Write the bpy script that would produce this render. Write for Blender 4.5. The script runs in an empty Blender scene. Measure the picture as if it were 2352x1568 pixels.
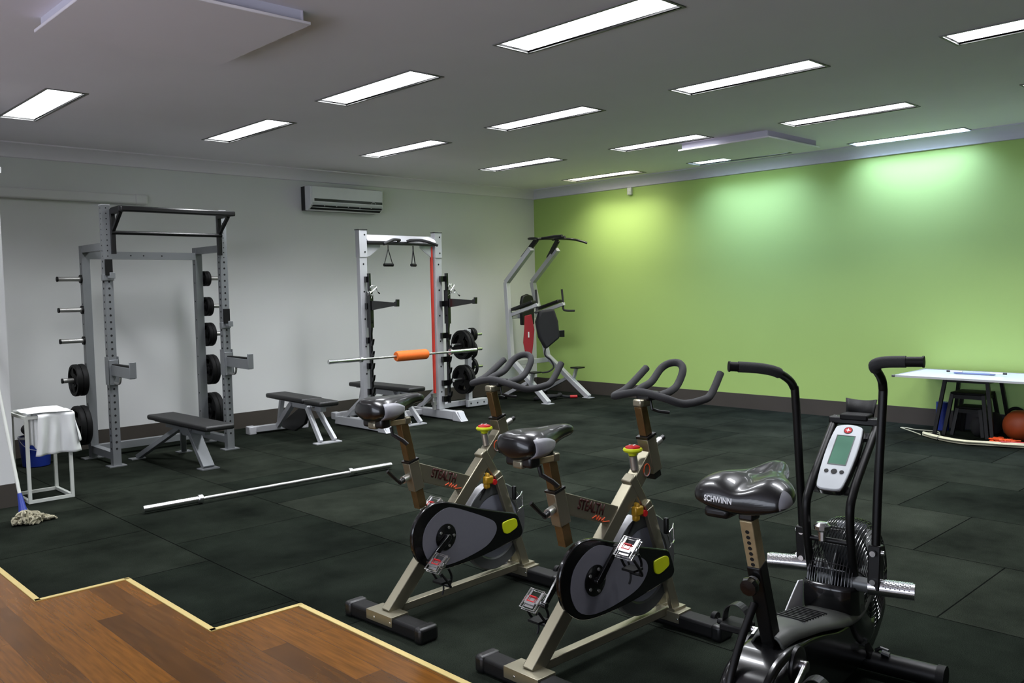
import bpy, bmesh, math, random
from mathutils import Vector, Matrix
from mathutils.bvhtree import BVHTree
random.seed(7)
C = bpy.context.scene.collection
PI = math.pi

# ------------------------------------------------------------------ camera, world, exposure
sc = bpy.context.scene
CAMZ = 1.6
yaw, pit, rol = math.radians(46.0917), math.radians(3.3706), math.radians(-1.1984)
f0 = Vector((math.cos(yaw), math.sin(yaw), 0)); r0 = Vector((math.sin(yaw), -math.cos(yaw), 0)); u0 = Vector((0, 0, 1))
fw = f0*math.cos(pit) - u0*math.sin(pit); up = u0*math.cos(pit) + f0*math.sin(pit)
rr = r0*math.cos(rol) + up*math.sin(rol); uu = up*math.cos(rol) - r0*math.sin(rol)
cd = bpy.data.cameras.new('camera'); cam = bpy.data.objects.new('camera', cd); C.objects.link(cam)
m = Matrix((rr, uu, -fw)).transposed().to_4x4(); m.translation = Vector((0, 0, CAMZ)); cam.matrix_world = m
cd.sensor_width = 36; cd.lens = 36*1996.4/2352; cd.clip_start = .05; cd.clip_end = 100
sc.camera = cam
w = bpy.data.worlds.new('world'); sc.world = w; w.use_nodes = True
w.node_tree.nodes['Background'].inputs[0].default_value = (.5, .55, .6, 1)
w.node_tree.nodes['Background'].inputs[1].default_value = .02
sc.view_settings.view_transform = 'Standard'; sc.view_settings.look = 'None'
sc.view_settings.exposure = 0.38; sc.view_settings.gamma = 1.0; sc.view_settings.use_curve_mapping = False
LIGHT = 4.0          # strength of the ceiling diffusers
FILL_WINDOW = 3.8  # glow of the unseen added window
LAMP = 28.5           # watts of each troffer's downward light
XW, YW, ZC = 10.0, 9.82, 3.17   # green wall, white wall, ceiling
X0, Y0 = -2.6, -2.4             # walls behind the camera

# ------------------------------------------------------------------ materials
def lin(c):
    c = c/255.0
    return c/12.92 if c <= .04045 else ((c+.055)/1.055)**2.4
def rgb(r, g, b): return (lin(r), lin(g), lin(b), 1)
def mat(name, col, rough=.5, metal=0.0, var=.0, scale=12, bump=0.0, bscale=150, coat=0, spec=.5):
    m = bpy.data.materials.new(name); m.use_nodes = True; nt = m.node_tree; b = nt.nodes['Principled BSDF']
    b.inputs['Base Color'].default_value = col; b.inputs['Roughness'].default_value = rough
    b.inputs['Metallic'].default_value = metal; b.inputs['Coat Weight'].default_value = coat
    b.inputs['Specular IOR Level'].default_value = spec
    tc = nt.nodes.new('ShaderNodeTexCoord')
    n = nt.nodes.new('ShaderNodeTexNoise'); n.inputs['Scale'].default_value = scale; n.inputs['Detail'].default_value = 4
    nt.links.new(tc.outputs['Object'], n.inputs['Vector'])
    mx = nt.nodes.new('ShaderNodeMix'); mx.data_type = 'RGBA'; v = max(var, .03)
    mx.inputs[6].default_value = tuple(c*(1-v) for c in col[:3]) + (1,); mx.inputs[7].default_value = tuple(min(1, c*(1+v)) for c in col[:3]) + (1,)
    nt.links.new(n.outputs['Fac'], mx.inputs[0]); nt.links.new(mx.outputs[2], b.inputs['Base Color'])
    if bump:
        n2 = nt.nodes.new('ShaderNodeTexNoise'); n2.inputs['Scale'].default_value = bscale
        nt.links.new(tc.outputs['Object'], n2.inputs['Vector'])
        bp = nt.nodes.new('ShaderNodeBump'); bp.inputs['Strength'].default_value = bump; bp.inputs['Distance'].default_value = .002
        nt.links.new(n2.outputs['Fac'], bp.inputs['Height']); nt.links.new(bp.outputs[0], b.inputs['Normal'])
    return m
def emis(name, col, s):
    m = bpy.data.materials.new(name); m.use_nodes = True; nt = m.node_tree; b = nt.nodes['Principled BSDF']
    b.inputs['Base Color'].default_value = (.8, .8, .8, 1); b.inputs['Emission Color'].default_value = col; b.inputs['Emission Strength'].default_value = s
    return m
M = {}
M['white_wall'] = mat('white_wall', (.70, .71, .70, 1), .75, var=.02, scale=2, bump=.1, bscale=300)
M['green_wall'] = mat('green_wall', (.38, .55, .155, 1), .55, var=.03, scale=1.5, bump=.1, bscale=300)
M['brown_wall'] = mat('brown_wall', (.12, .09, .06, 1), .7, var=.1, scale=2)
M['ceiling'] = mat('ceiling_paint', (.82, .78, .84, 1), .8, var=.02, scale=2)
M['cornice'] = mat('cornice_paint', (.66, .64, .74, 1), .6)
M['skirting'] = mat('skirting_vinyl', rgb(66, 61, 55), .55, var=.2, scale=3)
M['trim'] = mat('brass_trim', rgb(178, 158, 98), .45, var=.1)
M['silver'] = mat('silver_paint', rgb(126, 129, 131), .4, .4, var=.05)
M['silver2'] = mat('pale_silver_paint', rgb(180, 181, 184), .35, .15, var=.04)
M['chrome'] = mat('chrome', rgb(225, 225, 225), .24, 1.0)
M['knurl'] = mat('knurled_steel', rgb(170, 170, 168), .4, 1.0, bump=.4, bscale=900)
M['steel'] = mat('brushed_steel', rgb(195, 194, 190), .34, .9, var=.08)
M['champ'] = mat('champagne_frame', rgb(144, 139, 120), .36, .8, var=.05)
M['gold'] = mat('zinc_gold_post', rgb(112, 92, 60), .4, .75, var=.25, scale=25)
M['black'] = mat('black_paint', rgb(11, 11, 12), .4, var=.1)
M['blackgl'] = mat('gloss_black_plastic', rgb(10, 10, 11), .22, var=.1, coat=.3)
M['rubber'] = mat('black_rubber', rgb(14, 14, 14), .6, var=.15, bump=.2, spec=.2)
M['foam'] = mat('grey_black_foam', rgb(36, 36, 37), .85, var=.12, bump=.5, bscale=300)
M['vinyl'] = mat('black_vinyl', rgb(15, 15, 15), .5, var=.12, bump=.15, bscale=200)
M['saddle'] = mat('saddle_vinyl', rgb(10, 10, 11), .3, var=.15, coat=.35)
M['pad'] = mat('grey_saddle_panel', rgb(140, 140, 145), .45, var=.05)
M['gpanel'] = mat('grey_guard_panel', rgb(98, 98, 106), .5, var=.06, scale=60)
M['flyface'] = mat('flywheel_face', rgb(150, 152, 165), .3, .4, var=.05)
M['darksteel'] = mat('dark_steel', rgb(104, 106, 106), .4, .6, var=.1)
M['yellow'] = mat('yellow_plastic', rgb(180, 190, 20), .4)
M['ambercal'] = mat('amber_brake', rgb(170, 130, 30), .35, .3, var=.2, scale=40)
M['red'] = mat('red_plastic', rgb(175, 25, 30), .35)
M['orange'] = mat('orange_foam', rgb(232, 108, 30), .7, var=.12, scale=60, bump=.4, bscale=200)
M['orangetxt'] = mat('orange_ink', rgb(225, 85, 35), .5)
M['blacktxt'] = mat('black_ink', rgb(58, 16, 14), .5)
M['whitetxt'] = mat('white_ink', rgb(225, 225, 225), .5)
M['white'] = mat('white_paint', rgb(205, 208, 200), .45, var=.03)
M['plastic'] = mat('white_plastic', rgb(218, 220, 222), .28, var=.03)
M['cloth'] = mat('white_cloth', rgb(226, 228, 226), .9, var=.04, bump=.3, bscale=120)
M['blue'] = mat('blue_plastic', rgb(30, 52, 140), .4)
M['mop'] = mat('mop_yarn', rgb(150, 145, 122), .95, var=.3, scale=60, bump=.6)
M['band'] = mat('red_rubber_band', rgb(205, 62, 50), .5)
M['redcloth'] = mat('red_fabric', rgb(140, 26, 32), .8)
M['lcd'] = mat('lcd_glass', rgb(78, 118, 98), .25, var=.05, scale=3)
M['console'] = mat('console_silver', rgb(186, 190, 192), .4, var=.02)
M['greyshell'] = mat('grey_shell', rgb(72, 74, 70), .45, var=.08, scale=4)
M['airblack'] = mat('satin_black_tube', rgb(10, 10, 10), .42, .1, var=.08, spec=.35)
M['cable'] = mat('cream_cable', rgb(205, 202, 175), .6)
M['board'] = mat('whiteboard_face', rgb(222, 224, 224), .22)
M['hole'] = mat('hole_black', rgb(10, 10, 10), .9)
M['darkfab'] = mat('dark_fabric', rgb(26, 26, 28), .85, var=.2)
M['rust'] = mat('rusty_edge', rgb(176, 160, 124), .4, .5, var=.25, scale=30)

def rubber_floor():
    m = bpy.data.materials.new('rubber_tiles'); m.use_nodes = True; nt = m.node_tree; b = nt.nodes['Principled BSDF']
    tc = nt.nodes.new('ShaderNodeTexCoord'); mp = nt.nodes.new('ShaderNodeMapping')
    mp.inputs['Rotation'].default_value = (0, 0, PI/2); mp.inputs['Location'].default_value = (.04, -.26, 0)
    nt.links.new(tc.outputs['Object'], mp.inputs['Vector'])
    br = nt.nodes.new('ShaderNodeTexBrick'); br.inputs['Scale'].default_value = 1
    br.inputs['Brick Width'].default_value = 1.0; br.inputs['Row Height'].default_value = 1.0
    br.inputs['Mortar Size'].default_value = .005; br.inputs['Mortar Smooth'].default_value = .3
    br.inputs['Color1'].default_value = (.0085, .0108, .0088, 1); br.inputs['Color2'].default_value = (.0150, .0178, .0142, 1)
    br.inputs['Mortar'].default_value = (.0035, .004, .0036, 1)
    nt.links.new(mp.outputs[0], br.inputs['Vector'])
    n1 = nt.nodes.new('ShaderNodeTexNoise'); n1.inputs['Scale'].default_value = 1.4; n1.inputs['Detail'].default_value = 6; n1.inputs['Roughness'].default_value = .65
    n2 = nt.nodes.new('ShaderNodeTexNoise'); n2.inputs['Scale'].default_value = 260; n2.inputs['Detail'].default_value = 2
    for n in (n1, n2): nt.links.new(tc.outputs['Object'], n.inputs['Vector'])
    mx = nt.nodes.new('ShaderNodeMix'); mx.data_type = 'RGBA'; mx.blend_type = 'MULTIPLY'; mx.inputs[0].default_value = 1
    cr = nt.nodes.new('ShaderNodeValToRGB'); cr.color_ramp.elements[0].position = .3; cr.color_ramp.elements[1].position = .75
    cr.color_ramp.elements[0].color = (.5, .5, .5, 1); cr.color_ramp.elements[1].color = (1.7, 1.7, 1.6, 1)
    nt.links.new(n1.outputs['Fac'], cr.inputs[0]); nt.links.new(br.outputs['Color'], mx.inputs[6]); nt.links.new(cr.outputs[0], mx.inputs[7])
    mx2 = nt.nodes.new('ShaderNodeMix'); mx2.data_type = 'RGBA'; mx2.blend_type = 'MULTIPLY'; mx2.inputs[0].default_value = 1
    cr2 = nt.nodes.new('ShaderNodeValToRGB'); cr2.color_ramp.elements[0].position = .35; cr2.color_ramp.elements[1].position = .7
    cr2.color_ramp.elements[0].color = (.6, .6, .6, 1); cr2.color_ramp.elements[1].color = (1.5, 1.5, 1.5, 1)
    nt.links.new(n2.outputs['Fac'], cr2.inputs[0]); nt.links.new(mx.outputs[2], mx2.inputs[6]); nt.links.new(cr2.outputs[0], mx2.inputs[7])
    nt.links.new(mx2.outputs[2], b.inputs['Base Color']); b.inputs['Specular IOR Level'].default_value = .0
    rr_ = nt.nodes.new('ShaderNodeMapRange'); rr_.inputs[3].default_value = .5; rr_.inputs[4].default_value = .68
    nt.links.new(n1.outputs['Fac'], rr_.inputs[0]); nt.links.new(rr_.outputs[0], b.inputs['Roughness'])
    bp = nt.nodes.new('ShaderNodeBump'); bp.inputs['Strength'].default_value = .35; bp.inputs['Distance'].default_value = .003
    nt.links.new(n2.outputs['Fac'], bp.inputs['Height']); nt.links.new(bp.outputs[0], b.inputs['Normal'])
    return m
def wood_floor():
    m = bpy.data.materials.new('timber_planks'); m.use_nodes = True; nt = m.node_tree; b = nt.nodes['Principled BSDF']
    tc = nt.nodes.new('ShaderNodeTexCoord'); mp = nt.nodes.new('ShaderNodeMapping'); mp.inputs['Rotation'].default_value = (0, 0, PI/2)
    nt.links.new(tc.outputs['Object'], mp.inputs['Vector'])
    br = nt.nodes.new('ShaderNodeTexBrick'); br.inputs['Scale'].default_value = 1; br.offset = .37
    br.inputs['Brick Width'].default_value = 1.5; br.inputs['Row Height'].default_value = .13
    br.inputs['Mortar Size'].default_value = .0012; br.inputs['Mortar Smooth'].default_value = .5
    br.inputs['Color1'].default_value = rgb(66, 40, 12); br.inputs['Color2'].default_value = rgb(104, 64, 18); br.inputs['Mortar'].default_value = rgb(66, 40, 20)
    nt.links.new(mp.outputs[0], br.inputs['Vector'])
    mp2 = nt.nodes.new('ShaderNodeMapping'); mp2.inputs['Scale'].default_value = (30, 2.2, 1); nt.links.new(tc.outputs['Object'], mp2.inputs['Vector'])
    n = nt.nodes.new('ShaderNodeTexNoise'); n.inputs['Scale'].default_value = 2; n.inputs['Detail'].default_value = 6; nt.links.new(mp2.outputs[0], n.inputs['Vector'])
    cr = nt.nodes.new('ShaderNodeValToRGB'); cr.color_ramp.elements[0].position = .3; cr.color_ramp.elements[1].position = .7
    cr.color_ramp.elements[0].color = (.72, .72, .72, 1); cr.color_ramp.elements[1].color = (1.2, 1.2, 1.2, 1)
    nt.links.new(n.outputs['Fac'], cr.inputs[0])
    mx = nt.nodes.new('ShaderNodeMix'); mx.data_type = 'RGBA'; mx.blend_type = 'MULTIPLY'; mx.inputs[0].default_value = 1
    nt.links.new(br.outputs['Color'], mx.inputs[6]); nt.links.new(cr.outputs[0], mx.inputs[7]); nt.links.new(mx.outputs[2], b.inputs['Base Color'])
    b.inputs['Roughness'].default_value = .24; b.inputs['Specular IOR Level'].default_value = .22
    return m
M['rubber_floor'] = rubber_floor(); M['wood'] = wood_floor()

# ------------------------------------------------------------------ mesh builder
def V(*a): return Vector(a)
def catmull(pts, n=6, closed=False):
    P = [Vector(p) for p in pts]; out = []; N = len(P); R = range(N if closed else N-1)
    for i in R:
        if closed: p0, p1, p2, p3 = P[(i-1) % N], P[i], P[(i+1) % N], P[(i+2) % N]
        else: p0, p1, p2, p3 = P[max(i-1, 0)], P[i], P[i+1], P[min(i+2, N-1)]
        for k in range(n):
            t = k/n; out.append(.5*((2*p1)+(-p0+p2)*t+(2*p0-5*p1+4*p2-p3)*t*t+(-p0+3*p1-3*p2+p3)*t**3))
    if not closed: out.append(P[-1])
    return out
class MB:
    def __init__(s): s.v = []; s.f = []; s.mi = []
    def add(s, vs, fs, mi=0):
        o = len(s.v); s.v += [tuple(v) for v in vs]; s.f += [tuple(o+i for i in f) for f in fs]; s.mi += [mi]*len(fs); return s
    def hexa(s, c, mi=0):   # 8 corners: bottom 4 ccw, top 4 ccw
        return s.add(c, [(3,2,1,0),(4,5,6,7),(0,1,5,4),(1,2,6,5),(2,3,7,6),(3,0,4,7)], mi)
    def box(s, x0, x1, y0, y1, z0, z1, mi=0):
        return s.hexa([(x0,y0,z0),(x1,y0,z0),(x1,y1,z0),(x0,y1,z0),(x0,y0,z1),(x1,y0,z1),(x1,y1,z1),(x0,y1,z1)], mi)
    def cb(s, c, d, mi=0): return s.box(c[0]-d[0]/2, c[0]+d[0]/2, c[1]-d[1]/2, c[1]+d[1]/2, c[2]-d[2]/2, c[2]+d[2]/2, mi)
    def beam(s, p, q, w, h, side=(0,1,0), mi=0, w2=None, h2=None):
        # rectangular bar; w across 'side', h across the third axis
        p = Vector(p); q = Vector(q); d = (q-p).normalized(); sd = Vector(side); sd = (sd-d*sd.dot(d)).normalized(); n = d.cross(sd)
        w2 = w if w2 is None else w2; h2 = h if h2 is None else h2
        def ring(o, a, b): return [o-sd*a/2-n*b/2, o+sd*a/2-n*b/2, o+sd*a/2+n*b/2, o-sd*a/2+n*b/2]
        return s.hexa(ring(p, w, h)+ring(q, w2, h2), mi)
    def tube(s, pts, r, seg=12, mi=0, cap=True, closed=False):
        P = [Vector(p) for p in pts]; n = len(P); rs = r if isinstance(r, (list, tuple)) else [r]*n
        vs = []; t0 = (P[1]-P[0]).normalized(); a = Vector((0,0,1)) if abs(t0.z) < .9 else Vector((1,0,0)); u = t0.cross(a).normalized()
        for i in range(n):
            if closed: t = (P[(i+1) % n]-P[(i-1) % n]).normalized()
            else: t = (P[min(i+1, n-1)]-P[max(i-1, 0)]).normalized()
            u = (u-t*u.dot(t)).normalized(); v = t.cross(u)
            for k in range(seg):
                g = 2*PI*k/seg; vs.append(P[i]+(u*math.cos(g)+v*math.sin(g))*rs[i])
        fs = []
        for i in range(n if closed else n-1):
            j = (i+1) % n
            for k in range(seg):
                l = (k+1) % seg; fs.append((i*seg+k, i*seg+l, j*seg+l, j*seg+k))
        if cap and not closed: fs += [tuple(reversed(range(seg))), tuple(range((n-1)*seg, n*seg))]
        return s.add(vs, fs, mi)
    def lathe(s, prof, o=(0,0,0), ax='Z', seg=32, mi=0, a0=0, a1=2*PI):   # prof: (r, h)
        full = abs(a1-a0-2*PI) < 1e-6; N = seg if full else seg+1; vs = []
        for r, h in prof:
            for k in range(N):
                g = a0+(a1-a0)*k/seg; c, d = r*math.cos(g), r*math.sin(g)
                p = {'Z': (c, d, h), 'X': (h, c, d), 'Y': (d, h, c)}[ax]; vs.append((p[0]+o[0], p[1]+o[1], p[2]+o[2]))
        fs = []
        for i in range(len(prof)-1):
            for k in range(seg):
                l = (k+1) % N if full else k+1
                fs.append((i*N+k, i*N+l, (i+1)*N+l, (i+1)*N+k))
        if full:
            if prof[0][0] > 1e-6: fs.append(tuple(reversed(range(N))))
            if prof[-1][0] > 1e-6: fs.append(tuple(range((len(prof)-1)*N, len(prof)*N)))
        return s.add(vs, fs, mi)
    def cyl(s, p, q, r, seg=20, mi=0): return s.tube([p, q], r, seg, mi)
    def prism(s, poly, y0, y1, plane='XZ', mi=0):
        n = len(poly); mp = {'XZ': lambda a, b, t: (a, t, b), 'XY': lambda a, b, t: (a, b, t), 'YZ': lambda a, b, t: (t, a, b)}[plane]
        vs = [mp(a, b, y0) for a, b in poly]+[mp(a, b, y1) for a, b in poly]
        fs = [tuple(range(n)), tuple(reversed(range(n, 2*n)))]+[(i, n+i, n+(i+1) % n, (i+1) % n) for i in range(n)]
        return s.add(vs, fs, mi)
    def ball(s, c, r, sx=1, sy=1, sz=1, seg=20, mi=0):
        pr = [(max(r*math.sin(PI*i/12), 1e-7), -r*math.cos(PI*i/12)) for i in range(13)]
        o = len(s.v); s.lathe(pr, (0,0,0), 'Z', seg, mi)
        for i in range(o, len(s.v)): x, y, z = s.v[i]; s.v[i] = (c[0]+x*sx, c[1]+y*sy, c[2]+z*sz)
        return s
    def xf(s, mtx):
        s.v = [tuple(mtx @ Vector(v)) for v in s.v]; return s
    def build(s, name, mats, parent=None, bevel=0, bseg=2, sub=0, ang=32, loc=None, rot=None):
        me = bpy.data.meshes.new(name); me.from_pydata(s.v, [], s.f)
        if not isinstance(mats, (list, tuple)): mats = [mats]
        for k in mats: me.materials.append(M[k] if isinstance(k, str) else k)
        for p, i in zip(me.polygons, s.mi): p.material_index = i
        bm = bmesh.new(); bm.from_mesh(me); bmesh.ops.remove_doubles(bm, verts=bm.verts, dist=1e-6)
        bmesh.ops.recalc_face_normals(bm, faces=bm.faces)
        for f in bm.faces: f.smooth = True
        if not sub:
            for e in bm.edges:
                if len(e.link_faces) == 2 and e.calc_face_angle(0) > math.radians(ang): e.smooth = False
        bm.to_mesh(me); bm.free()
        o = bpy.data.objects.new(name, me); C.objects.link(o)
        if parent: o.parent = parent
        if loc: o.location = loc
        if rot: o.rotation_euler = rot
        if bevel:
            b = o.modifiers.new('bevel', 'BEVEL'); b.width = bevel; b.segments = bseg; b.limit_method = 'ANGLE'; b.angle_limit = math.radians(40); b.harden_normals = False
        if sub: k = o.modifiers.new('sub', 'SUBSURF'); k.levels = sub; k.render_levels = sub
        return o
def tag(o, label, cat, group=None, kind=None):
    o['label'] = label; o['category'] = cat
    if group: o['group'] = group
    if kind: o['kind'] = kind
    return o
def thing(name, label, cat, loc=(0,0,0), rz=0, group=None):
    o = bpy.data.objects.new(name, None); o.empty_display_size = .1; C.objects.link(o); o.location = loc; o.rotation_euler = (0,0,rz)
    return tag(o, label, cat, group)
def struct(mb, name, mats, bevel=0, **k):
    o = mb.build(name, mats, bevel=bevel, **k); o['kind'] = 'structure'; return o
def copy_tree(o, parent=None):
    c = o.copy(); C.objects.link(c); c.parent = parent
    for ch in list(o.children): copy_tree(ch, c)
    return c
def dup(o, label, loc, rz=None, group=None):
    c = copy_tree(o); c.location = loc; c['label'] = label
    if rz is not None: c.rotation_euler = (0,0,rz)
    if group: c['group'] = group
    return c
def text_mesh(txt, size, depth=.0006, bold=.0, shear=0, space=1.0):
    cu = bpy.data.curves.new('txt', 'FONT'); cu.body = txt; cu.size = size; cu.extrude = depth; cu.offset = bold; cu.shear = shear; cu.space_character = space
    cu.align_x = 'LEFT'; cu.align_y = 'CENTER'; cu.resolution_u = 4
    ob = bpy.data.objects.new('txt', cu); C.objects.link(ob)
    bpy.context.view_layer.update()
    me = bpy.data.meshes.new_from_object(ob.evaluated_get(bpy.context.evaluated_depsgraph_get()))
    vs = [v.co.copy() for v in me.vertices]; fs = [tuple(p.vertices) for p in me.polygons]
    bpy.data.objects.remove(ob); bpy.data.curves.remove(cu); bpy.data.meshes.remove(me)
    return vs, fs

# ------------------------------------------------------------------ room shell
WOODPTS = [(1.32, 5.05), (1.79, 5.05), (1.77, 3.95), (2.25, 3.94)]
fl = MB(); fl.box(X0, XW, Y0, YW, -.1, 0); struct(fl, 'floor', 'rubber_floor')
wd = MB(); poly = [(X0, Y0), (2.24, Y0), (2.24, 3.94), (1.77, 3.95), (1.77, 5.05), (1.31, 5.05), (1.31, YW), (X0, YW)]
wd.prism(poly, 0, .004, 'XY'); struct(wd, 'floor_timber', 'wood')
tr = MB(); pp = [(2.24, Y0), (2.24, 3.945), (1.775, 3.955), (1.775, 5.05), (1.31, 5.05), (1.31, YW)]
for a, b in zip(pp[:-1], pp[1:]):
    d = Vector((b[0]-a[0], b[1]-a[1], 0)).normalized()*.012
    tr.beam((a[0]-d.x, a[1]-d.y, .004), (b[0]+d.x, b[1]+d.y, .004), .03, .008, side=(d.y, -d.x, 0))
struct(tr, 'trim_1', 'trim')
b = MB(); b.box(X0-.12, XW+.12, YW, YW+.12, 0, 3.3); struct(b, 'wall_back', 'white_wall')
b = MB(); b.box(XW, XW+.12, Y0-.12, YW, 0, 3.3); struct(b, 'wall_right', 'green_wall')
b = MB(); b.box(X0-.12, X0, Y0-.12, YW, 0, 3.3); struct(b, 'wall_left', 'brown_wall')
b = MB(); b.box(X0, XW, Y0-.12, Y0, 0, 3.3); struct(b, 'wall_front', 'brown_wall')
# glowing window, unseen, added behind the camera to brighten the ceiling
EMW = emis('frosted_daylight', (.80, .86, 1, 1), FILL_WINDOW)
def fill_window(name, axis, a0, a1, z0, z1, n):
    mb = MB(); gl = MB(); e = .04
    step = (a1-a0)/n
    for i in range(n+1):
        a = a0+i*step
        if axis == 'Y': mb.box(a-e/2, a+e/2, Y0, Y0+.04, z0, z1)
        else: mb.box(X0, X0+.04, a-e/2, a+e/2, z0, z1)
    for z in (z0, z1):
        if axis == 'Y': mb.box(a0-e/2, a1+e/2, Y0, Y0+.045, z-e/2, z+e/2)
        else: mb.box(X0, X0+.045, a0-e/2, a1+e/2, z-e/2, z+e/2)
    if axis == 'Y': gl.box(a0, a1, Y0+.01, Y0+.02, z0, z1)
    else: gl.box(X0+.01, X0+.02, a0, a1, z0, z1)
    f = struct(mb, name, 'silver2'); gl.build('pane', EMW, f)
fill_window('window_1', 'X', -1.6, 5.4, .8, 2.6, 5)
SK = .19
b = MB(); b.box(1.9, XW-.012, YW-.012, YW, 0, SK); struct(b, 'baseboard_back', 'skirting')
b = MB(); b.box(XW-.012, XW, Y0, YW, 0, SK); struct(b, 'baseboard_right', 'skirting')
# partition at the left edge, with a cap on top
b = MB(); b.box(X0, 1.844, 7.54, 7.66, 0, 2.575); b.box(X0, 1.862, 7.52, 7.68, 2.575, 2.62); struct(b, 'wall_partition', 'white_wall')
b = MB(); b.box(1.32, 1.856, 7.528, 7.54, 0, SK-.01); b.box(1.844, 1.856, 7.54, 7.66, 0, SK-.01); struct(b, 'baseboard_partition', 'skirting')
# cornices
def cornice(axis):
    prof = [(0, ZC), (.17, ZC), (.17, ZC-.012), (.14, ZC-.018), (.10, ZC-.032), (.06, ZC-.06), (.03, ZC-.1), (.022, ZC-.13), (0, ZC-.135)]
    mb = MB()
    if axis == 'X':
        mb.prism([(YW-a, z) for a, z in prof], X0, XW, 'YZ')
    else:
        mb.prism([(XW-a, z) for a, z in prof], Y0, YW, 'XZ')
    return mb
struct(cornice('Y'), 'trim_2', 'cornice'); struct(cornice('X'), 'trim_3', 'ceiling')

# ceiling lights (measured; last row unseen, added for light) -- x0,x1,y0,y1
S = 1.033
light_rects = [(3.76,4.04,2.81,3.99,0),(3.735,4.005,4.83,6.03,0),(5.55,5.82,4.86,6.05,0),(5.64,5.91,2.90,4.03,0),(7.60,7.88,3.04,4.19,0),(2.03,2.29,6.88,8.15,0),
       (3.79,4.05,6.93,8.18,0),(5.56,5.81,6.89,8.12,0),(7.37,7.65,6.98,8.17,0),(7.47,7.75,5.04,6.15,0),(9.04,9.33,7.10,8.30,1),(9.11,9.39,5.06,6.27,2),
       (9.33,9.62,3.16,4.33,3),(5.77,6.05,.90,2.08,0),(7.68,7.96,1.0,2.17,0),
       (9.36,9.64,1.1,2.28,3),(3.85,4.12,.80,1.98,0),(2.0,2.28,2.7,3.9,0),(.1,.38,5.0,6.2,0)]
LT = [(x0*S, x1*S, y0*S, y1*S, k) for x0, x1, y0, y1, k in light_rects]
labs = ['bright ceiling light nearest the camera, cut by the top edge of the photo', 'bright ceiling light directly behind the top left suspended panel, above the air conditioner side',
 'bright ceiling light in the middle of the ceiling, third row from the white wall side', 'bright ceiling light to the right of the largest one at the top', 'bright ceiling light just in front of the far suspended panel',
 'leftmost ceiling light at the left edge of the photo', 'bright ceiling light above the tall power rack', 'bright ceiling light above and right of the air conditioner', 'bright ceiling light above the half rack near the white wall, second nearest the corner',
 'bright ceiling light touching the left side of the far suspended panel', 'bright ceiling light nearest the corner of white and green walls', 'short-looking bluish ceiling light partly hidden by the far suspended panel',
 'cool white ceiling light along the green wall at the right', 'bright ceiling light at the top right corner of the photo', 'ceiling light only just peeking in at the right edge below the top right one']
EM = [emis('diffuser_neutral', (.93, .95, 1, 1), LIGHT), emis('diffuser_warm', (1, .97, .72, 1), LIGHT*1.1), emis('diffuser_daylight', (.72, .98, .95, 1), LIGHT*.9), emis('diffuser_cool', (.70, 1, .98, 1), LIGHT*1.15)]
M['lightframe'] = mat('light_frame', rgb(120, 120, 118), .5)
xs = sorted(set([X0-.1, XW+.1]+[a for l in LT for a in l[:2]])); ys = sorted(set([Y0-.1, YW+.1]+[a for l in LT for a in l[2:4]]))
cb = MB()
for i in range(len(xs)-1):
    for j in range(len(ys)-1):
        cx, cy = (xs[i]+xs[i+1])/2, (ys[j]+ys[j+1])/2
        if any(l[0] < cx < l[1] and l[2] < cy < l[3] for l in LT): continue
        cb.add([(xs[i], ys[j], ZC), (xs[i+1], ys[j], ZC), (xs[i+1], ys[j+1], ZC), (xs[i], ys[j+1], ZC)], [(0, 3, 2, 1)])
struct(cb, 'ceiling', 'ceiling')
for n, (x0, x1, y0, y1, k) in enumerate(LT):
    if n >= len(labs): lab = 'ceiling light panel overhead outside the photographed view'
    else: lab = labs[n]
    t = thing('ceiling_light', lab, 'ceiling light', ((x0+x1)/2, (y0+y1)/2, ZC), 0, 'rectangular ceiling lights')
    a, c = (x1-x0)/2, (y1-y0)/2
    mb = MB()
    for (p, q, r, s_) in ((-a-.018, -a, -c-.018, c+.018), (a, a+.018, -c-.018, c+.018), (-a, a, -c-.018, -c), (-a, a, c, c+.018)): mb.box(p, q, r, s_, -.006, 0)
    for (p, q, r, s_) in ((-a-.003, -a, -c, c), (a, a+.003, -c, c), (-a, a, -c-.003, -c), (-a, a, c, c+.003)): mb.box(p, q, r, s_, 0, .05)
    mb.box(-a, a, -c, c, .046, .05)
    mb.build('frame', 'lightframe', t)
    MB().box(-a+.001, a-.001, -c+.001, c-.001, .012, .018).build('diffuser', EM[k], t)
    ld = bpy.data.lights.new('troffer_light', 'AREA'); ld.shape = 'RECTANGLE'; ld.size = 2*a-.01; ld.size_y = 2*c-.01; ld.spread = math.radians(122)
    ld.color = [(.93, .95, 1), (1, .95, .86), (.42, .54, 1), (.42, .52, 1)][k]; ld.energy = LAMP*[1, .55, .80, 1.1][k]
    lo = bpy.data.objects.new('troffer_light', ld); C.objects.link(lo); lo.parent = t; lo.location = (0, 0, .008)
# suspended square panels
def susp(cx, cy, lab):
    t = thing('suspended_ceiling_panel', lab, 'ceiling panel', (cx, cy, 0), 0, 'square suspended ceiling panels')
    MB().box(-.55, .55, -.55, .55, 3.09, 3.108).build('panel_board', 'ceiling', t, bevel=.004)
    mb = MB()
    for a in (-1, 1): mb.box(min(a*.50, a*.52), max(a*.50, a*.52), -.52, .52, 3.108, ZC); mb.box(-.50, .50, min(a*.50, a*.52), max(a*.50, a*.52), 3.108, ZC)
    mb.build('upstand', 'cornice', t)
susp(2.085, 4.84, 'square white panel hanging under the ceiling at the top left of the photo')
susp(8.62, 5.13, 'square white panel hanging under the ceiling in front of the green wall')

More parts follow.
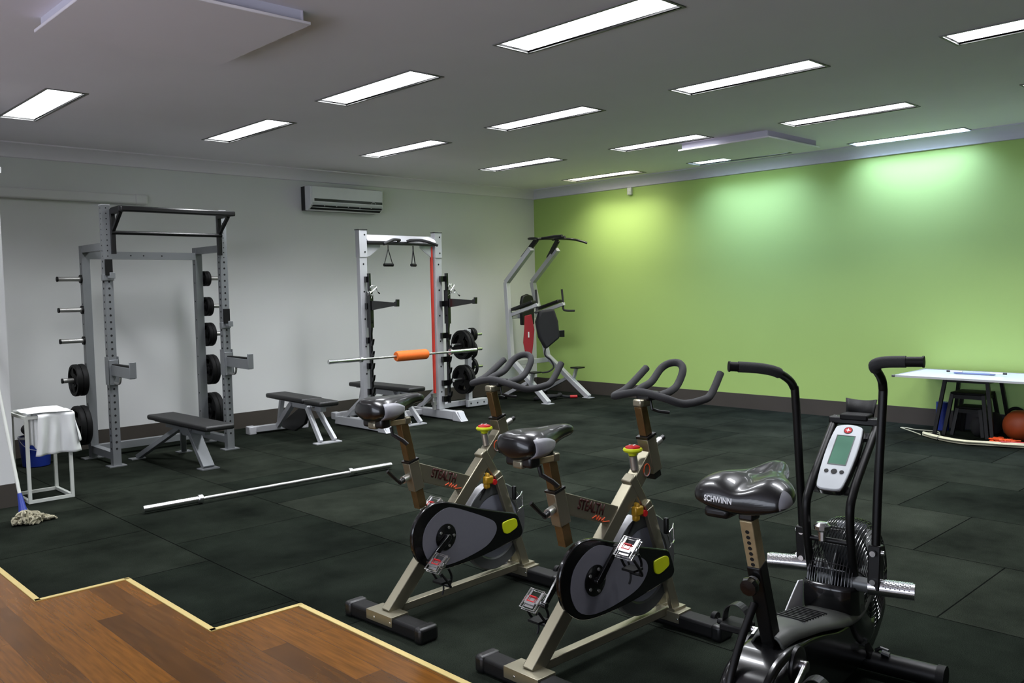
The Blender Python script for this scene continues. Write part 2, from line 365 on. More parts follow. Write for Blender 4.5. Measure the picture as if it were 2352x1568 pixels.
# ------------------------------------------------------------------ things on the walls
def air_conditioner():
    t = thing('air_conditioner', 'white split system air conditioner high on the white wall between the two racks', 'air conditioner', (6.35, YW, 2.65))
    MB().box(-.55, .55, -.09, 0, .012, .31).build('back_plate', 'black', t)  # black slab stands in for the dark gap behind the casing
    mb = MB(); mb.prism([(-.09, .012), (-.09, .31), (-.2, .312), (-.222, .30), (-.225, .10), (-.225, .075), (-.205, .045), (-.13, .004)], -.55, .55, 'YZ'); mb.build('casing', 'plastic', t, bevel=.004)
    MB().box(-.53, .54, -.231, -.2245, .10, .302).build('front_cover', M['plastic'], t, bevel=.003)
    MB().box(-.50, .53, -.234, -.230, .118, .152).build('glossy_strip', 'blackgl', t)
    MB().box(-.525, .525, -.236, -.226, .078, .104).build('louver', 'silver2', t, bevel=.003)
    mb = MB(); mb.add([(-.53, -.2285, .07), (.53, -.2285, .07), (.53, -.165, .021), (-.53, -.165, .021)], [(0, 1, 2, 3)]); mb.v = [(x, y-.003, z-.003) for x, y, z in mb.v]
    mb.add([(-.53, -.2265, .07), (.53, -.2265, .07), (.53, -.163, .021), (-.53, -.163, .021)], [(3, 2, 1, 0)])
    for k in range(7):
        x = -.53+k*1.06/6; mb.box(x-.006, x+.006, -.233, -.225, .06, .07, 1)
    mb.build('air_outlet', ['hole', 'silver2'], t)
    mb = MB(); mb.tube([(.39+.03*math.cos(g), -.2355, .122+.026*math.sin(g)) for g in [PI*i/10 for i in range(11)]], .003, 8); mb.build('badge', 'plastic', t)
air_conditioner()
t = thing('conduit', 'white plastic conduit running along the white wall behind the power rack', 'conduit', (2.84, YW, 2.63))
MB().box(-.99, .98, -.085, 0, 0, .10).build('duct', 'white_wall', t, bevel=.015)
MB().box(.86, 1.0, -.093, 0, -.004, .106).build('end_cap', 'white_wall', t, bevel=.02)
t = thing('motion_sensor', 'small white motion sensor under the cornice on the green wall', 'sensor', (XW, 7.86, 2.93))
MB().box(-.05, 0, -.035, .035, 0, .105).build('housing', 'plastic', t, bevel=.01)
MB().box(-.054, -.048, -.022, .022, .012, .05).build('lens', 'white', t, bevel=.004)
# ------------------------------------------------------------------ weight plates
def plate_mesh(R, th, holes=3):
    mb = MB(); n = 48; rad = [.027, R*.30, R*.42, R*.74, R*.80]; hw = th*.30
    def ok(b, k):
        if b != 2 or not holes: return True
        ph = (k % (n//holes))/(n/holes); return not (.2 < ph < .8)
    def P(i, k, s): g = 2*PI*k/n; return (s*hw, rad[i]*math.cos(g), rad[i]*math.sin(g))
    for b in range(4):
        for k in range(n):
            if not ok(b, k): continue
            for s in (-1, 1): mb.add([P(b, k, s), P(b, k+1, s), P(b+1, k+1, s), P(b+1, k, s)], [(0, 1, 2, 3)])
            if b == 2 and not ok(2, k+1): mb.add([P(2, k+1, -1), P(3, k+1, -1), P(3, k+1, 1), P(2, k+1, 1)], [(0, 1, 2, 3)])
            if b == 2 and not ok(2, k-1): mb.add([P(2, k, -1), P(3, k, -1), P(3, k, 1), P(2, k, 1)], [(0, 1, 2, 3)])
            if b == 1 and not ok(2, k): mb.add([P(2, k, -1), P(2, k+1, -1), P(2, k+1, 1), P(2, k, 1)], [(0, 1, 2, 3)])
            if b == 3 and not ok(2, k): mb.add([P(3, k, -1), P(3, k+1, -1), P(3, k+1, 1), P(3, k, 1)], [(0, 1, 2, 3)])
    h = th/2
    mb.lathe([(R*.80, -hw), (R*.83, -h), (R*.97, -h), (R, -h*.6), (R, h*.6), (R*.97, h), (R*.83, h), (R*.80, hw)], ax='X', seg=n)
    mb.f = [f for f in mb.f if len(f) <= 8]; 
    mb.lathe([(.027, -h*.9), (.045, -h*.9), (.05, -hw), (.05, hw), (.045, h*.9), (.027, h*.9), (.027, -h*.9)], ax='X', seg=24)
    return mb
PL = {}
def plate(R, th, loc, label, group):
    key = (R, th)
    if key not in PL:
        mb = plate_mesh(R, th); mb.mi = [0]*len(mb.f); o = mb.build('weight_plate', 'rubber'); PL[key] = o
    else: o = PL[key].copy(); C.objects.link(o)
    o.location = loc; tag(o, label, 'weight plate', group); o.rotation_euler = (random.uniform(0, 6), 0, 0); return o

# ------------------------------------------------------------------ power rack (left)
def power_rack():
    t = thing('power_rack', 'tall silver power rack with black pull-up bars at the left of the white wall', 'power rack', (2.97, 8.58, 0))
    W, D, h = 1.15, .64, .0375
    for x in (0, W):
        mb = MB(); mb.box(x-h, x+h, -h, h, .01, 2.48)
        z = 2.45
        while z > .12:
            big = z < 1.97; r = .0105 if big else .006
            mb.cyl((x, -h-.0012, z), (x, -h+.001, z), r, 10, 1); mb.cyl((x-h-.0012, 0, z), (x-h+.001, 0, z), r, 10, 1)
            z -= .0635 if big else .05
        mb.build('front_post', ['silver', 'hole'], t, bevel=.0)
        MB().box(x-.08, x+.08, -.06, .06, 0, .01).build('foot_plate', 'silver', t)
        MB().box(x-h-.002, x+h+.002, -h-.002, h+.002, 2.475, 2.485).build('post_cap', 'silver2', t)
    xr = (.01, 1.17)
    for x in xr:
        s = -1 if x < .5 else 1
        mb = MB(); mb.box(x-h, x+h, D-h, D+h, .01, 2.13)
        for k in range(9): mb.cyl((x-h*1.03, D, 1.95-k*.2), (x-h*.9, D, 1.95-k*.2), .008, 8, 1)
        mb.build('rear_post', ['silver', 'hole'], t)
        MB().box(x-.11, x+.11, D-.06, D+.06, 0, .01).build('foot_plate', 'silver', t)
        MB().box(x-h*.9, x+h*.9, 0, D-h, 2.06, 2.13).build('side_beam', 'silver', t)
        MB().box(x-h*.9, x+h*.9, h, D-h, .06, .13).build('lower_side_beam', 'silver', t)
        for z in (1.80, 1.495, 1.188, .80, .345):
            mb = MB(); mb.cyl((x+s*h, D, z), (x+s*(h+.22), D, z), .0235, 18); pg = mb.build('storage_peg', 'steel', t)
            MB().cyl((x+s*h, D, z), (x+s*(h+.016), D, z), .042, 18).build('peg_collar', 'rubber', pg); MB().cyl((x+s*(h+.218), D, z), (x+s*(h+.23), D, z), .025, 18).build('peg_end', 'rubber', pg)
    mb = MB(); mb.box(xr[0]+h, xr[1]-h, D-h, D+h, 2.0, 2.075)
    for x in (.45, .58, .77): mb.cyl((x, D-h-.001, 2.037), (x, D-h+.002, 2.037), .008, 10, 1)
    mb.build('rear_top_beam', ['silver', 'hole'], t)
    MB().box(xr[0]+h, xr[1]-h, D-h, D+h, .06, .13).build('rear_lower_beam', 'silver', t)
    # pull-up assembly
    mb = MB(); mb.beam((-.06+.09, -.30, 2.425), (W+.0, -.30, 2.425), .075, .05); mb.build('pull_up_beam', 'black', t, bevel=.012)
    MB().cyl((.03, -.07, 2.22), (W-.03, -.07, 2.22), .019, 18).build('pull_up_bar', 'black', t)
    for x in (h+.012, W-h-.012):
        mb = MB(); mb.box(x-.02, x+.02, -.075, -.04, 2.02, 2.44); mb.beam((x, -.07, 2.42), (x, -.28, 2.425), .045, .06, (1, 0, 0)); mb.beam((x, -.07, 2.24), (x, -.27, 2.40), .03, .03, (1, 0, 0)); mb.build('bar_bracket', 'black', t, bevel=.003)
    # hooks and spotter arms
    for x, z in ((0, 1.80), (W, 1.30)):
        mb = MB(); mb.box(x-h*.9, x+h*.9, -h-.02, -h-.003, z+.02, z+.17); hk = mb.build('j_hook', 'rubber', t, bevel=.003)
        mb = MB(); mb.box(x-h-.016, x+h+.01, -h-.006, h*.3, z-.03, z+.03); mb.box(x-h*.5, x+h*.8, -h-.08, -h-.02, z-.012, z+.012); mb.box(x-h*.5, x+h*.8, -h-.09, -h-.075, z-.012, z+.045); mb.build('hook_cup', 'silver', hk, bevel=.003)
    for x in (0, W):
        mb = MB(); mb.box(x-h-.012, x-h-.004, -h-.02, h, .785, 1.05); mb.box(x+h+.004, x+h+.012, -h-.02, h, .785, 1.05); mb.box(x-h-.012, x+h+.012, -h-.02, -h-.004, .785, 1.02)
        sa = mb.build('spotter_arm', 'silver', t, bevel=.002)
        mb = MB(); mb.beam((x, -h-.02, .925), (x, -.52, .915), .05, .10, (1, 0, 0)); mb.box(x-.03, x+.03, -.535, -.515, .87, 1.02); mb.build('arm_beam', 'silver', sa, bevel=.003)
        MB().box(x-.022, x+.022, -.51, -h-.03, .968, .984).build('arm_pad', 'rubber', sa)
        MB().tube(catmull([(x, -.07, .80), (x, -.16, .80), (x, -.20, .82), (x, -.215, .865)], 5), .011, 10).build('arm_brace', 'steel', sa)
    return t
power_rack()
PY = 8.58+.64
for i, z in enumerate((.80, .345)):
    R = (.16, .20)[i]
    for k in range(2):
        plate(R, .05, (2.98-.0375-.016-.03-.055*k, PY, z-R*.0+ -.003), ['black plate on the fourth left peg of the power rack, %s', 'large black plate on the lowest left peg of the power rack, %s'][i] % ('inner one' if k == 0 else 'outer one'), 'plates on the left side of the power rack')
for i, (z, R, nm) in enumerate(((1.80, .083, 'topmost'), (1.495, .105, 'second highest'), (1.188, .13, 'third highest'), (.80, .165, 'fourth'), (.345, .2, 'lowest'))):
    th = (.03, .034, .038, .044, .05)[i]
    for k in range(2):
        plate(R, th, (4.14+.0375+.018+th*(.5+1.06*k), PY, z-.003), 'black weight plate on the %s right peg of the power rack, %s' % (nm, 'inner one' if k == 0 else 'outer one'), 'plates on the right side of the power rack')

# ------------------------------------------------------------------ half rack (centre)
HX, HY = 5.80, 8.52
def half_rack():
    t = thing('half_rack', 'pale silver half rack with black hook rails in the middle of the white wall', 'squat rack', (HX, HY, 0))
    W = 1.12
    for x in (0, W):
        mb = MB(); mb.box(x-.05, x+.05, -.035, .035, .12, 2.33)
        for k in range(7): mb.cyl((x, -.035-.0025, 2.26-k*.32), (x, -.03, 2.26-k*.32), .012, 10, 1)
        mb.cyl((x, -.0375, 2.10), (x, -.03, 2.10), .012, 10, 1)
        mb.build('upright', ['silver2', 'hole'], t, bevel=.004)
        mb = MB(); mb.box(x-.053, x+.053, -.042, .042, 2.02, 2.335); mb.box(x-.06, x+.06, -.048, .048, 2.333, 2.342, 1)
        for zz in (2.28, 2.08): mb.cyl((x+.02, -.046, zz), (x+.02, -.04, zz), .011, 10, 1); mb.cyl((x+.055, 0, zz), (x+.05, 0, zz), .011, 10, 1)
        mb.build('top_sleeve', ['silver2', 'black'], t, bevel=.003)
        mb = MB(); mb.prism([(-.46, .015), (.62, .015), (.60, .10), (.50, .115), (-.36, .12), (-.40, .12)], x-.045, x+.045, 'YZ'); mb.build('base_tube', 'silver2', t, bevel=.005)
        MB().box(x-.035, x+.035, -.40, .56, 0, .015).build('base_runner', 'rubber', t)
        mb = MB(); mb.prism([(-.47, .004), (-.36, .125), (-.30, .125), (-.30, .004)], x-.058, x+.058, 'YZ'); mb.build('base_end_cap', 'silver2', t, bevel=.006)
        mb = MB(); mb.beam((x, .03, .38), (x, .45, .10), .05, .05, (1, 0, 0)); mb.build('rear_brace', 'silver2', t, bevel=.004)
        # hook rail
        s = .075 if x else .03; xo = x+s
        mb = MB(); pts = [(-.05, 1.83), (-.09, 1.83), (-.095, 1.55), (-.105, 1.50), (-.12, 1.43), (-.115, 1.25), (-.095, 1.13), (-.09, .2), (-.05, .2)]
        mb.prism([(y-.02, z) for y, z in pts], xo-.012, xo+.012, 'YZ')
        for z in (1.02, .88, .74, .60, .46, .30):
            mb.prism([(-.10, z-.05), (-.135, z-.01), (-.15, z+.045), (-.137, z+.05), (-.125, z+.02), (-.10, z+.01)], xo-.014, xo+.014, 'YZ')
        mb.box(xo-.022, xo+.022, -.135, -.06, 1.20, 1.62)
        for z in (1.76, 1.45, 1.05, .75, .45, .25): mb.box(min(x+.0, xo), max(x+.0, xo)+.005, -.075, -.036, z-.035, z+.035)
        mb.build('hook_rail', 'blackgl', t)
        mb = MB(); mb.prism([(-.12, 1.40), (-.12, 1.515), (-.60, 1.49), (-.60, 1.455)], xo-.012, xo+.012, 'YZ'); mb.prism([(-.59, 1.445), (-.64, 1.445), (-.645, 1.525), (-.62, 1.525), (-.615, 1.50), (-.59, 1.50)], xo-.02, xo+.02, 'YZ'); mb.build('safety_arm', 'blackgl', t, bevel=.003)
    mb = MB(); mb.prism([(-.05, 2.17), (.04, 2.17), (.04, 2.21), (-.06, 2.21)], .05, W-.05, 'YZ', 1); mb.prism([(-.06, 2.21), (.04, 2.21), (.04, 2.27), (-.01, 2.285)], .05, W-.05, 'YZ', 0); mb.build('crossbar', ['silver2', 'black'], t, bevel=.003)
    for s, xa in ((1, .06), (-1, W-.06)):
        mb = MB(); mb.prism([(xa, 2.03), (xa+s*.04, 2.03), (xa+s*.20, 2.14), (xa+s*.20, 2.17), (xa, 2.17)], -.008, .008, 'XZ'); mb.prism([(xa, 2.03), (xa+s*.03, 2.03), (xa+s*.19, 2.165), (xa, 2.165)], -.010, -.008, 'XZ'); mb.build('gusset', 'silver2', t)
        MB().tube(catmull([(xa+s*.10, -.22, 2.165), (xa+s*.20, -.20, 2.20), (xa+s*.30, -.15, 2.225), (xa+s*.42, -.10, 2.225)], 6) + [Vector((xa+s*.43, -.04, 2.215))], .018, 12).build('pull_up_grip', 'foam', t)
    MB().box(.05, W-.05, .30, .37, .03, .10).build('rear_crossbeam', 'silver2', t, bevel=.004)
    mb = MB(); mb.cyl((W-.085, .02, .12), (W-.085, .02, .30), .022, 14); mb.cb((W-.085, .02, .30), (.06, .05, .05)); mb.cb((W-.085, .02, .20), (.05, .05, .04)); mb.build('band_anchor', 'steel', t)
    return t
half_rack()
t = thing('resistance_band', 'red resistance band stretched vertically beside the right upright of the half rack', 'resistance band', (HX+1.12-.085, HY-.02+.02, .33))
MB().box(-.012, .012, -.016, -.010, 0, 1.83).build('front_strand', 'band', t)
MB().box(-.010, .016, .010, .016, 0, 1.83).build('back_strand', 'band', t)
def stirrup(x, tw, lab):
    t = thing('strap_handle', lab, 'exercise handle', (x, HY-.07, 1.93), tw, 'strap handles hanging from the half rack crossbar')
    MB().cyl((-.065, 0, 0), (.065, 0, 0), .019, 14).build('grip', 'rubber', t)
    mb = MB(); mb.beam((-.062, 0, 0), (0, 0, .19), .012, .004); mb.beam((.062, 0, 0), (0, 0, .19), .012, .004); mb.beam((0, 0, .185), (0, .0, .235), .014, .006); mb.build('strap', 'darkfab', t)
stirrup(HX+.33, 0, 'left strap handle hanging level from the half rack crossbar'); stirrup(HX+.70, .55, 'right strap handle hanging twisted from the half rack crossbar')
def spring_collar(loc, lab, rz):
    t = thing('spring_collar', lab, 'barbell collar', loc, rz, 'spring collars hooked on the half rack')
    mb = MB(); mb.tube([(.027*math.cos(g), -.012+g*.003, .027*math.sin(g)) for g in [2*PI*3.2*i/70 for i in range(71)]], .003, 7); mb.build('coil', 'chrome', t)
    mb = MB()
    for s in (-1, 1): mb.tube([(.024, -.01+.012*s, 0.01), (.06*s, -.01+.02*s, -.05), (.075*s, -.01+.02*s, -.06)], .003, 7)
    mb.build('prong', 'chrome', t); mb = MB(); mb.cyl((.065, .008, -.052), (.085, .01, -.068), .008, 8); mb.build('prong_grip', 'rubber', t)
spring_collar((HX+.055, HY-.15, 1.66), 'chrome spring collar hooked on the left hook rail of the half rack', 0)
spring_collar((HX+.01, HY-.15, 1.60), 'lower chrome spring collar dangling on the left hook rail of the half rack', .6)
spring_collar((HX+1.23, HY-.15, 1.67), 'chrome spring collar hooked on the right hook rail of the half rack', .3)
spring_collar((HX+1.25, HY-.155, 1.61), 'lower chrome spring collar dangling on the right hook rail of the half rack', -.5)

def barbell(lab, loc, rz):
    t = thing('barbell', lab, 'barbell', loc, rz)
    MB().cyl((-.655, 0, 0), (.655, 0, 0), .014, 16).build('shaft', 'steel', t)
    mb = MB()
    for a, b_ in ((-.60, -.42), (-.36, -.14), (-.055, .055), (.14, .36), (.42, .60)): mb.cyl((a, 0, 0), (b_, 0, 0), .0147, 16)
    mb.build('knurling', 'knurl', t)
    for s in (-1, 1):
        MB().lathe([(.0155, s*.655), (.036, s*.655), (.036, s*.685), (.030, s*.687)] if s > 0 else [(.030, -.687), (.036, -.685), (.036, -.655), (.0155, -.655)], ax='X', seg=24).build('collar', 'chrome', t)
        mb = MB(); mb.cyl((s*.686, 0, 0), (s*1.095, 0, 0), .025, 22); mb.cyl((s*1.095, 0, 0), (s*1.1, 0, 0), .022, 22); mb.build('sleeve', 'chrome', t)
    return t
barbell('long chrome barbell lying on the black rubber floor in front of the racks', (3.525, 6.462, .037), -.034)
barbell('chrome barbell with an orange pad resting in the half rack hooks', (6.31, HY-.145-.01, .80+.045), 0)
mb = MB(); mb.lathe([(.017, -.23), (.052, -.232), (.060, -.22), (.062, -.20), (.062, .20), (.060, .22), (.052, .232), (.017, .23)], ax='X', seg=24)
o = mb.build('barbell_pad', 'orange', loc=(6.31+.06, HY-.155, .845)); tag(o, 'orange foam barbell pad around the barbell in the half rack', 'barbell pad')

# ------------------------------------------------------------------ plate tree
TX, TY = 7.82, 9.0
t = thing('plate_tree', 'silver weight tree holding black plates right of the half rack', 'weight tree', (TX, TY, 0))
MB().box(-.035, .035, -.035, .035, .05, 1.08).build('post', 'silver2', t, bevel=.004)
mb = MB(); mb.box(-.32, .38, .05, .12, .03, .10); mb.build('cross_base', 'silver2', t, bevel=.004)
mb = MB(); mb.box(-.09, .28, -.075, -.036, .02, .11);
for k in range(3): mb.cyl((-.03+k*.12, -.078, .065), (-.03+k*.12, -.07, .065), .013, 10, 1)
mb.build('front_bracket', ['silver2', 'black'], t, bevel=.003)
mb = MB(); mb.prism([(-.32, .03), (-.50, .03), (-.50, .045), (-.32, .10)], .05, .12, 'XZ'); mb.build('foot_end', 'silver2', t)
for s, zz in ((-1, (.875, .40)), (1, (1.005, .80, .56))):
    for z in zz: mb = MB(); mb.cyl((s*.035, 0, z), (s*(.27 if s < 0 else .25), 0, z), .023, 16); mb.build('storage_peg', 'chrome', t)
tl = 'plates on the weight tree'
for k in range(2):
    plate(.2, .045, (TX-.06-.055*k, TY, .872), 'large black plate on the upper left peg of the weight tree, ' + ('inner one' if k == 0 else 'outer one'), tl)
    plate(.2, .045, (TX-.06-.055*k, TY, .397), 'large black plate on the lower left peg of the weight tree, ' + ('inner one' if k == 0 else 'outer one'), tl)
plate(.095, .03, (TX+.055, TY, 1.002), 'small black plate on the top right peg of the weight tree, inner one', tl); plate(.095, .03, (TX+.09, TY, 1.002), 'small black plate on the top right peg of the weight tree, outer one', tl)
plate(.125, .036, (TX+.06, TY, .797), 'medium black plate on the middle right peg of the weight tree', tl)
plate(.13, .04, (TX+.06, TY, .557), 'medium black plate on the lowest right peg of the weight tree', tl)

# ------------------------------------------------------------------ benches
def pad_mesh(x0, x1, y0, y1, z0, z1):
    return MB().box(x0, x1, y0, y1, z0, z1)
def flat_bench():
    t = thing('flat_bench', 'flat bench with black pad and silver legs standing inside the power rack', 'weight bench', (3.50, 8.2, 0), math.radians(1))
    pad_mesh(-.14, .14, -.72, .58, .385, .435).build('pad', 'vinyl', t, bevel=.018, bseg=3)
    MB().box(-.10, .10, -.60, .48, .372, .385).build('pad_board', 'black', t)
    MB().box(-.03, .03, -.45, .40, .315, .372).build('spine', 'silver', t, bevel=.004)
    MB().beam((0, -.12, .36), (0, -.44, .012), .11, .05, (1, 0, 0)).build('front_leg', 'silver', t, bevel=.004)
    MB().box(-.085, .085, -.50, -.38, 0, .01).build('foot_plate', 'silver', t)
    for s in (-1, 1):
        MB().beam((s*.01, .10, .34), (s*.235, .60, .015), .05, .05, (1, 0, 0)).build('rear_leg', 'silver', t, bevel=.004)
        MB().box(s*.24-.07, s*.24+.07, .56, .66, 0, .01).build('foot_plate', 'silver', t)
    mb = MB(); mb.prism([(-.24, .372), (.12, .372), (-.02, .28), (-.10, .28)], -.045, .045, 'YZ'); mb.build('gusset', 'silver', t)
flat_bench()
def adj_bench(name, lab, loc, rz, long=True):
    t = thing(name, lab, 'weight bench', loc, rz)
    if long:
        pad_mesh(-.13, .13, -.12, .78, .405, .46).build('back_pad', 'vinyl', t, bevel=.02, bseg=3)
        pad_mesh(-.12, .12, -.50, -.14, .40, .455).build('seat_pad', 'vinyl', t, bevel=.02, bseg=3)
    else: pad_mesh(-.13, .13, -.50, .76, .405, .46).build('pad', 'vinyl', t, bevel=.02, bseg=3)
    mb = MB(); mb.box(-.05, .05, -.44, -.18, .385, .40); mb.box(-.05, .05, -.08, .70, .385, .405); mb.build('pad_frame', 'silver2', t)
    MB().box(-.035, .035, -.36, .30, .33, .385).build('spine', 'silver2', t, bevel=.004)
    for s in (-1, 1):
        MB().beam((s*.055, -.10, .36), (s*.085, -.44, .02), .035, .06, (1, 0, 0)).build('front_leg', 'silver2', t, bevel=.003)
    MB().box(-.15, .15, -.48, -.38, 0, .012).build('foot_plate', 'silver2', t)
    MB().beam((0, .35, .37), (0, .72, .075), .06, .06, (1, 0, 0)).build('rear_strut', 'silver2', t, bevel=.004)
    MB().box(-.33, .33, .72, .79, .02, .09).build('rear_foot_beam', 'silver2', t, bevel=.006)
    for s in (-1, 1): MB().box(s*.33-.045, s*.33+.045, .70, .81, 0, .095).build('rear_foot_cap', 'silver2', t, bevel=.01)
    mb = MB(); mb.prism([(-.05, .33), (.10, .36), (.60, .12), (.60, .06), (.30, .05), (.05, .16)], -.02, .02, 'YZ'); mb.build('ladder_plate', 'black', t, bevel=.004)
    mb = MB(); mb.beam((0, .62, .385), (0, .70, .12), .05, .04, (1, 0, 0)); mb.build('back_support', 'silver2', t)
    mb = MB(); mb.cyl((-.06, -.22, .36), (.06, -.22, .36), .02, 12); mb.cyl((-.06, -.1, .36), (.06, -.1, .36), .02, 12); mb.build('pivot', 'steel', t)
    return t
adj_bench('adjustable_bench', 'adjustable bench with black pads standing between the power rack and half rack', (5.02, 8.52, 0), math.radians(-3))
adj_bench('flat_bench', 'bench with one long black pad standing behind the left upright of the half rack', (6.37, 8.78, 0), math.radians(1), False)

# ------------------------------------------------------------------ dip station in the corner
DX, DY = 9.18, 8.38
def dip():
    t = thing('dip_station', 'silver dip and knee raise tower in the corner by the green wall', 'dip station', (DX, DY, 0))
    for s in (-1, 1):
        P = [(s*.43, 0, .01), (s*.38, .78, .59), (s*.275, .96, 1.72), (s*.275, .43, 2.19)]
        MB().beam(P[0], P[1], .075, .07, (1, 0, 0)).build('leg', 'silver2', t, bevel=.004)
        MB().beam(P[1], P[2], .075, .07, (1, 0, 0)).build('upright', 'silver2', t, bevel=.004)
        MB().beam(P[2], P[3], .075, .07, (1, 0, 0)).build('top_arm', 'silver2', t, bevel=.004)
        MB().box(s*.43-.06, s*.43+.06, -.06, .08, 0, .008).build('foot_plate', 'silver2', t)
        MB().beam((s*.42, .42, .27), (s*.43, .95, .03), .05, .05, (1, 0, 0)).build('rear_strut', 'silver2', t, bevel=.004)
        MB().box(s*.43-.05, s*.43+.05, .88, 1.02, 0, .05).build('rear_foot', 'rubber', t, bevel=.008)
        mb = MB(); mb.beam((s*.45, .33, .22), (s*.46, .26, .42), .05, .03, (1, 0, 0)); st = mb.build('step_post', 'silver2', t); MB().cb((s*.46, .24, .432), (.16, .15, .022)).build('step_plate', 'black', st, bevel=.004)
        # dip arm
        ax = s*.275
        MB().beam((ax, .90, 1.23), (ax, .32, 1.385), .05, .05, (1, 0, 0)).build('dip_arm', 'silver2', t, bevel=.004)
        MB().beam((ax, .84, 1.315), (ax, .40, 1.43), .10, .045, (1, 0, 0)).build('elbow_pad', 'vinyl', t, bevel=.015, bseg=3)
        MB().tube(catmull([(ax, .36, 1.60), (ax, .34, 1.42), (ax, .335, 1.31), (ax+s*.03, .30, 1.285), (ax+s*.14, .24, 1.28)], 5), .016, 12).build('dip_handle', 'foam', t)
        mb = MB(); mb.beam((s*.27, .62, 2.06), (s*.22, .37, 2.32), .035, .07, (1, 0, 0)); mb.build('bar_bracket', 'black', t, bevel=.004)
    pts = [(-.50, .08, 2.29), (-.46, .16, 2.315), (-.42, .33, 2.32), (0, .36, 2.335), (.42, .33, 2.34), (.50, .20, 2.31), (.56, .10, 2.27)]
    MB().tube(catmull(pts, 6), .017, 12).build('pull_up_bar', 'black', t)
    mb = MB(); mb.tube([(-.14, .40, 2.33), (-.12, .12, 2.35), (-.11, -.02, 2.35)], .02, 12); mb.tube([(.14, .40, 2.33), (.12, .14, 2.35)], .02, 12); mb.build('neutral_grip', 'foam', t)
    MB().box(-.40, .40, .74, .80, .50, .57).build('lower_crossbeam', 'silver2', t, bevel=.004)
    MB().box(-.29, .29, .86, .91, 1.18, 1.25).build('upper_crossbeam', 'silver2', t, bevel=.004)
    mb = MB(); mb.prism([(-.13, 1.08), (.13, 1.08), (.13, 1.42), (.10, 1.51), (0, 1.54), (-.10, 1.51), (-.13, 1.42)], .79, .85, 'XZ'); mb.build('back_pad', 'vinyl', t, bevel=.015, bseg=3)
    return t
dip()
t = thing('training_vest', 'black weighted vest hanging from the dip station arms', 'weighted vest', (9.02, 8.66, .74), math.radians(-25))
mb = MB(); mb.prism([(-.10, .56), (.12, .58), (.18, .40), (.20, .16), (-.02, .0), (-.12, .18), (-.16, .40)], -.05, .05, 'XZ'); mb.build('vest_body', 'darkfab', t, bevel=.03, bseg=3)
MB().tube(catmull([(-.02, -.02, .03), (-.03, -.02, -.08), (.06, -.02, -.16), (.10, -.02, -.26), (.02, -.02, -.32), (-.08, -.02, -.33)], 5), .012, 8).build('strap', 'darkfab', t)
mb = MB(); mb.cb((.23, -.02, .22), (.09, .03, .10)); mb.build('buckle_flap', 'black', t, bevel=.006)
t = thing('lifting_belt', 'dark red lifting belt hanging on the left side of the dip station', 'belt', (8.80, 8.80, .63), math.radians(-30))
mb = MB(); mb.prism([(-.05, .60), (.05, .62), (.09, .40), (.07, .20), (.04, .0), (-.04, .0), (-.08, .22), (-.06, .42)], -.01, .01, 'XZ'); mb.build('belt_body', 'redcloth', t, bevel=.006)
MB().cb((0, -.014, .33), (.02, .004, .08)).build('label_patch', 'white', t)
t = thing('battle_rope', 'dark coiled rope with a red end lying under the dip station', 'rope', (9.15, 8.66, .025))
pts = []
for i in range(60):
    g = i/59*4*PI; r = .16+.05*math.sin(g*.7); pts.append((r*1.2*math.cos(g)-.05, r*.6*math.sin(g)+.06, .004+.035*(i/59)))
pts += [(.15, .0, .02), (.22, -.06, 0), (.26, -.10, 0)]
MB().tube(pts, .02, 8).build('rope_coil', 'darkfab', t)
MB().cyl((.255, -.095, 0), (.33, -.17, 0), .022, 10).build('rope_handle', 'red', t)

# ------------------------------------------------------------------ towel stand, bucket, mop
t = thing('tube_stand', 'white square tube frame stand with towels on it, beside the left partition', 'stand', (1.93, 7.53, 0))
Wx, Wy, Hs = .325, .41, .69
for x in (.012, Wx):
    for y in (0, Wy): MB().box(x-.012, x+.012, y-.012, y+.012, 0, Hs).build('leg', 'white', t)
for z in (.012, Hs-.012):
    for y in (0, Wy): MB().box(.024, Wx-.012, y-.012, y+.012, z-.012, z+.012).build('rail', 'white', t)
    for x in (.012, Wx): MB().box(x-.012, x+.012, .012, Wy-.012, z-.012, z+.012).build('rail', 'white', t)
def cloth_sheet(name, fn, nu, nv, label, parent=None, th=.004):
    vs = [fn(i/nu, j/nv) for j in range(nv+1) for i in range(nu+1)]; W_ = nu+1
    fs = [(j*W_+i, j*W_+i+1, (j+1)*W_+i+1, (j+1)*W_+i) for j in range(nv) for i in range(nu)]
    mb = MB(); mb.add(vs, fs); o = mb.build(name, 'cloth', ang=180)
    s = o.modifiers.new('solid', 'SOLIDIFY'); s.thickness = th; s.offset = 1
    return tag(o, label, 'towel', 'white towels on the tube stand')
def tw(u, v):   # u across x, v from back over the top down the front
    x = 1.935+.085+u*.265 + .02*math.sin(v*9+u*5)*max(0, v-.5); L = v*.745
    if L < .42: y = 7.94-L; z = Hs+.012+.004*math.sin(u*14+v*8); 
    else:
        d = L-.42; y = 7.503-.02*math.sin(u*17)*min(1, d*6)-.018*math.sin(u*7+1); z = Hs+.008-d; x += (u-.5)*d*.22
    return (x, y, z)
o = cloth_sheet('towel', tw, 36, 40, 'white towel draped over the front of the tube stand')
def tw2(u, v):  # over right side
    L = v*.55; y = 7.50+u*.42
    if L < .30: x = 1.945+L*1.1; z = Hs+.022+.004*math.sin(u*11+v*9)
    else:
        d = L-.30; x = 2.280+.03*math.sin(u*13)*min(1, d*5)+d*.12; z = Hs+.018-d; y += (u-.5)*d*.3
    return (x, y, z)
cloth_sheet('towel', tw2, 30, 30, 'white towel hanging over the right end of the tube stand')
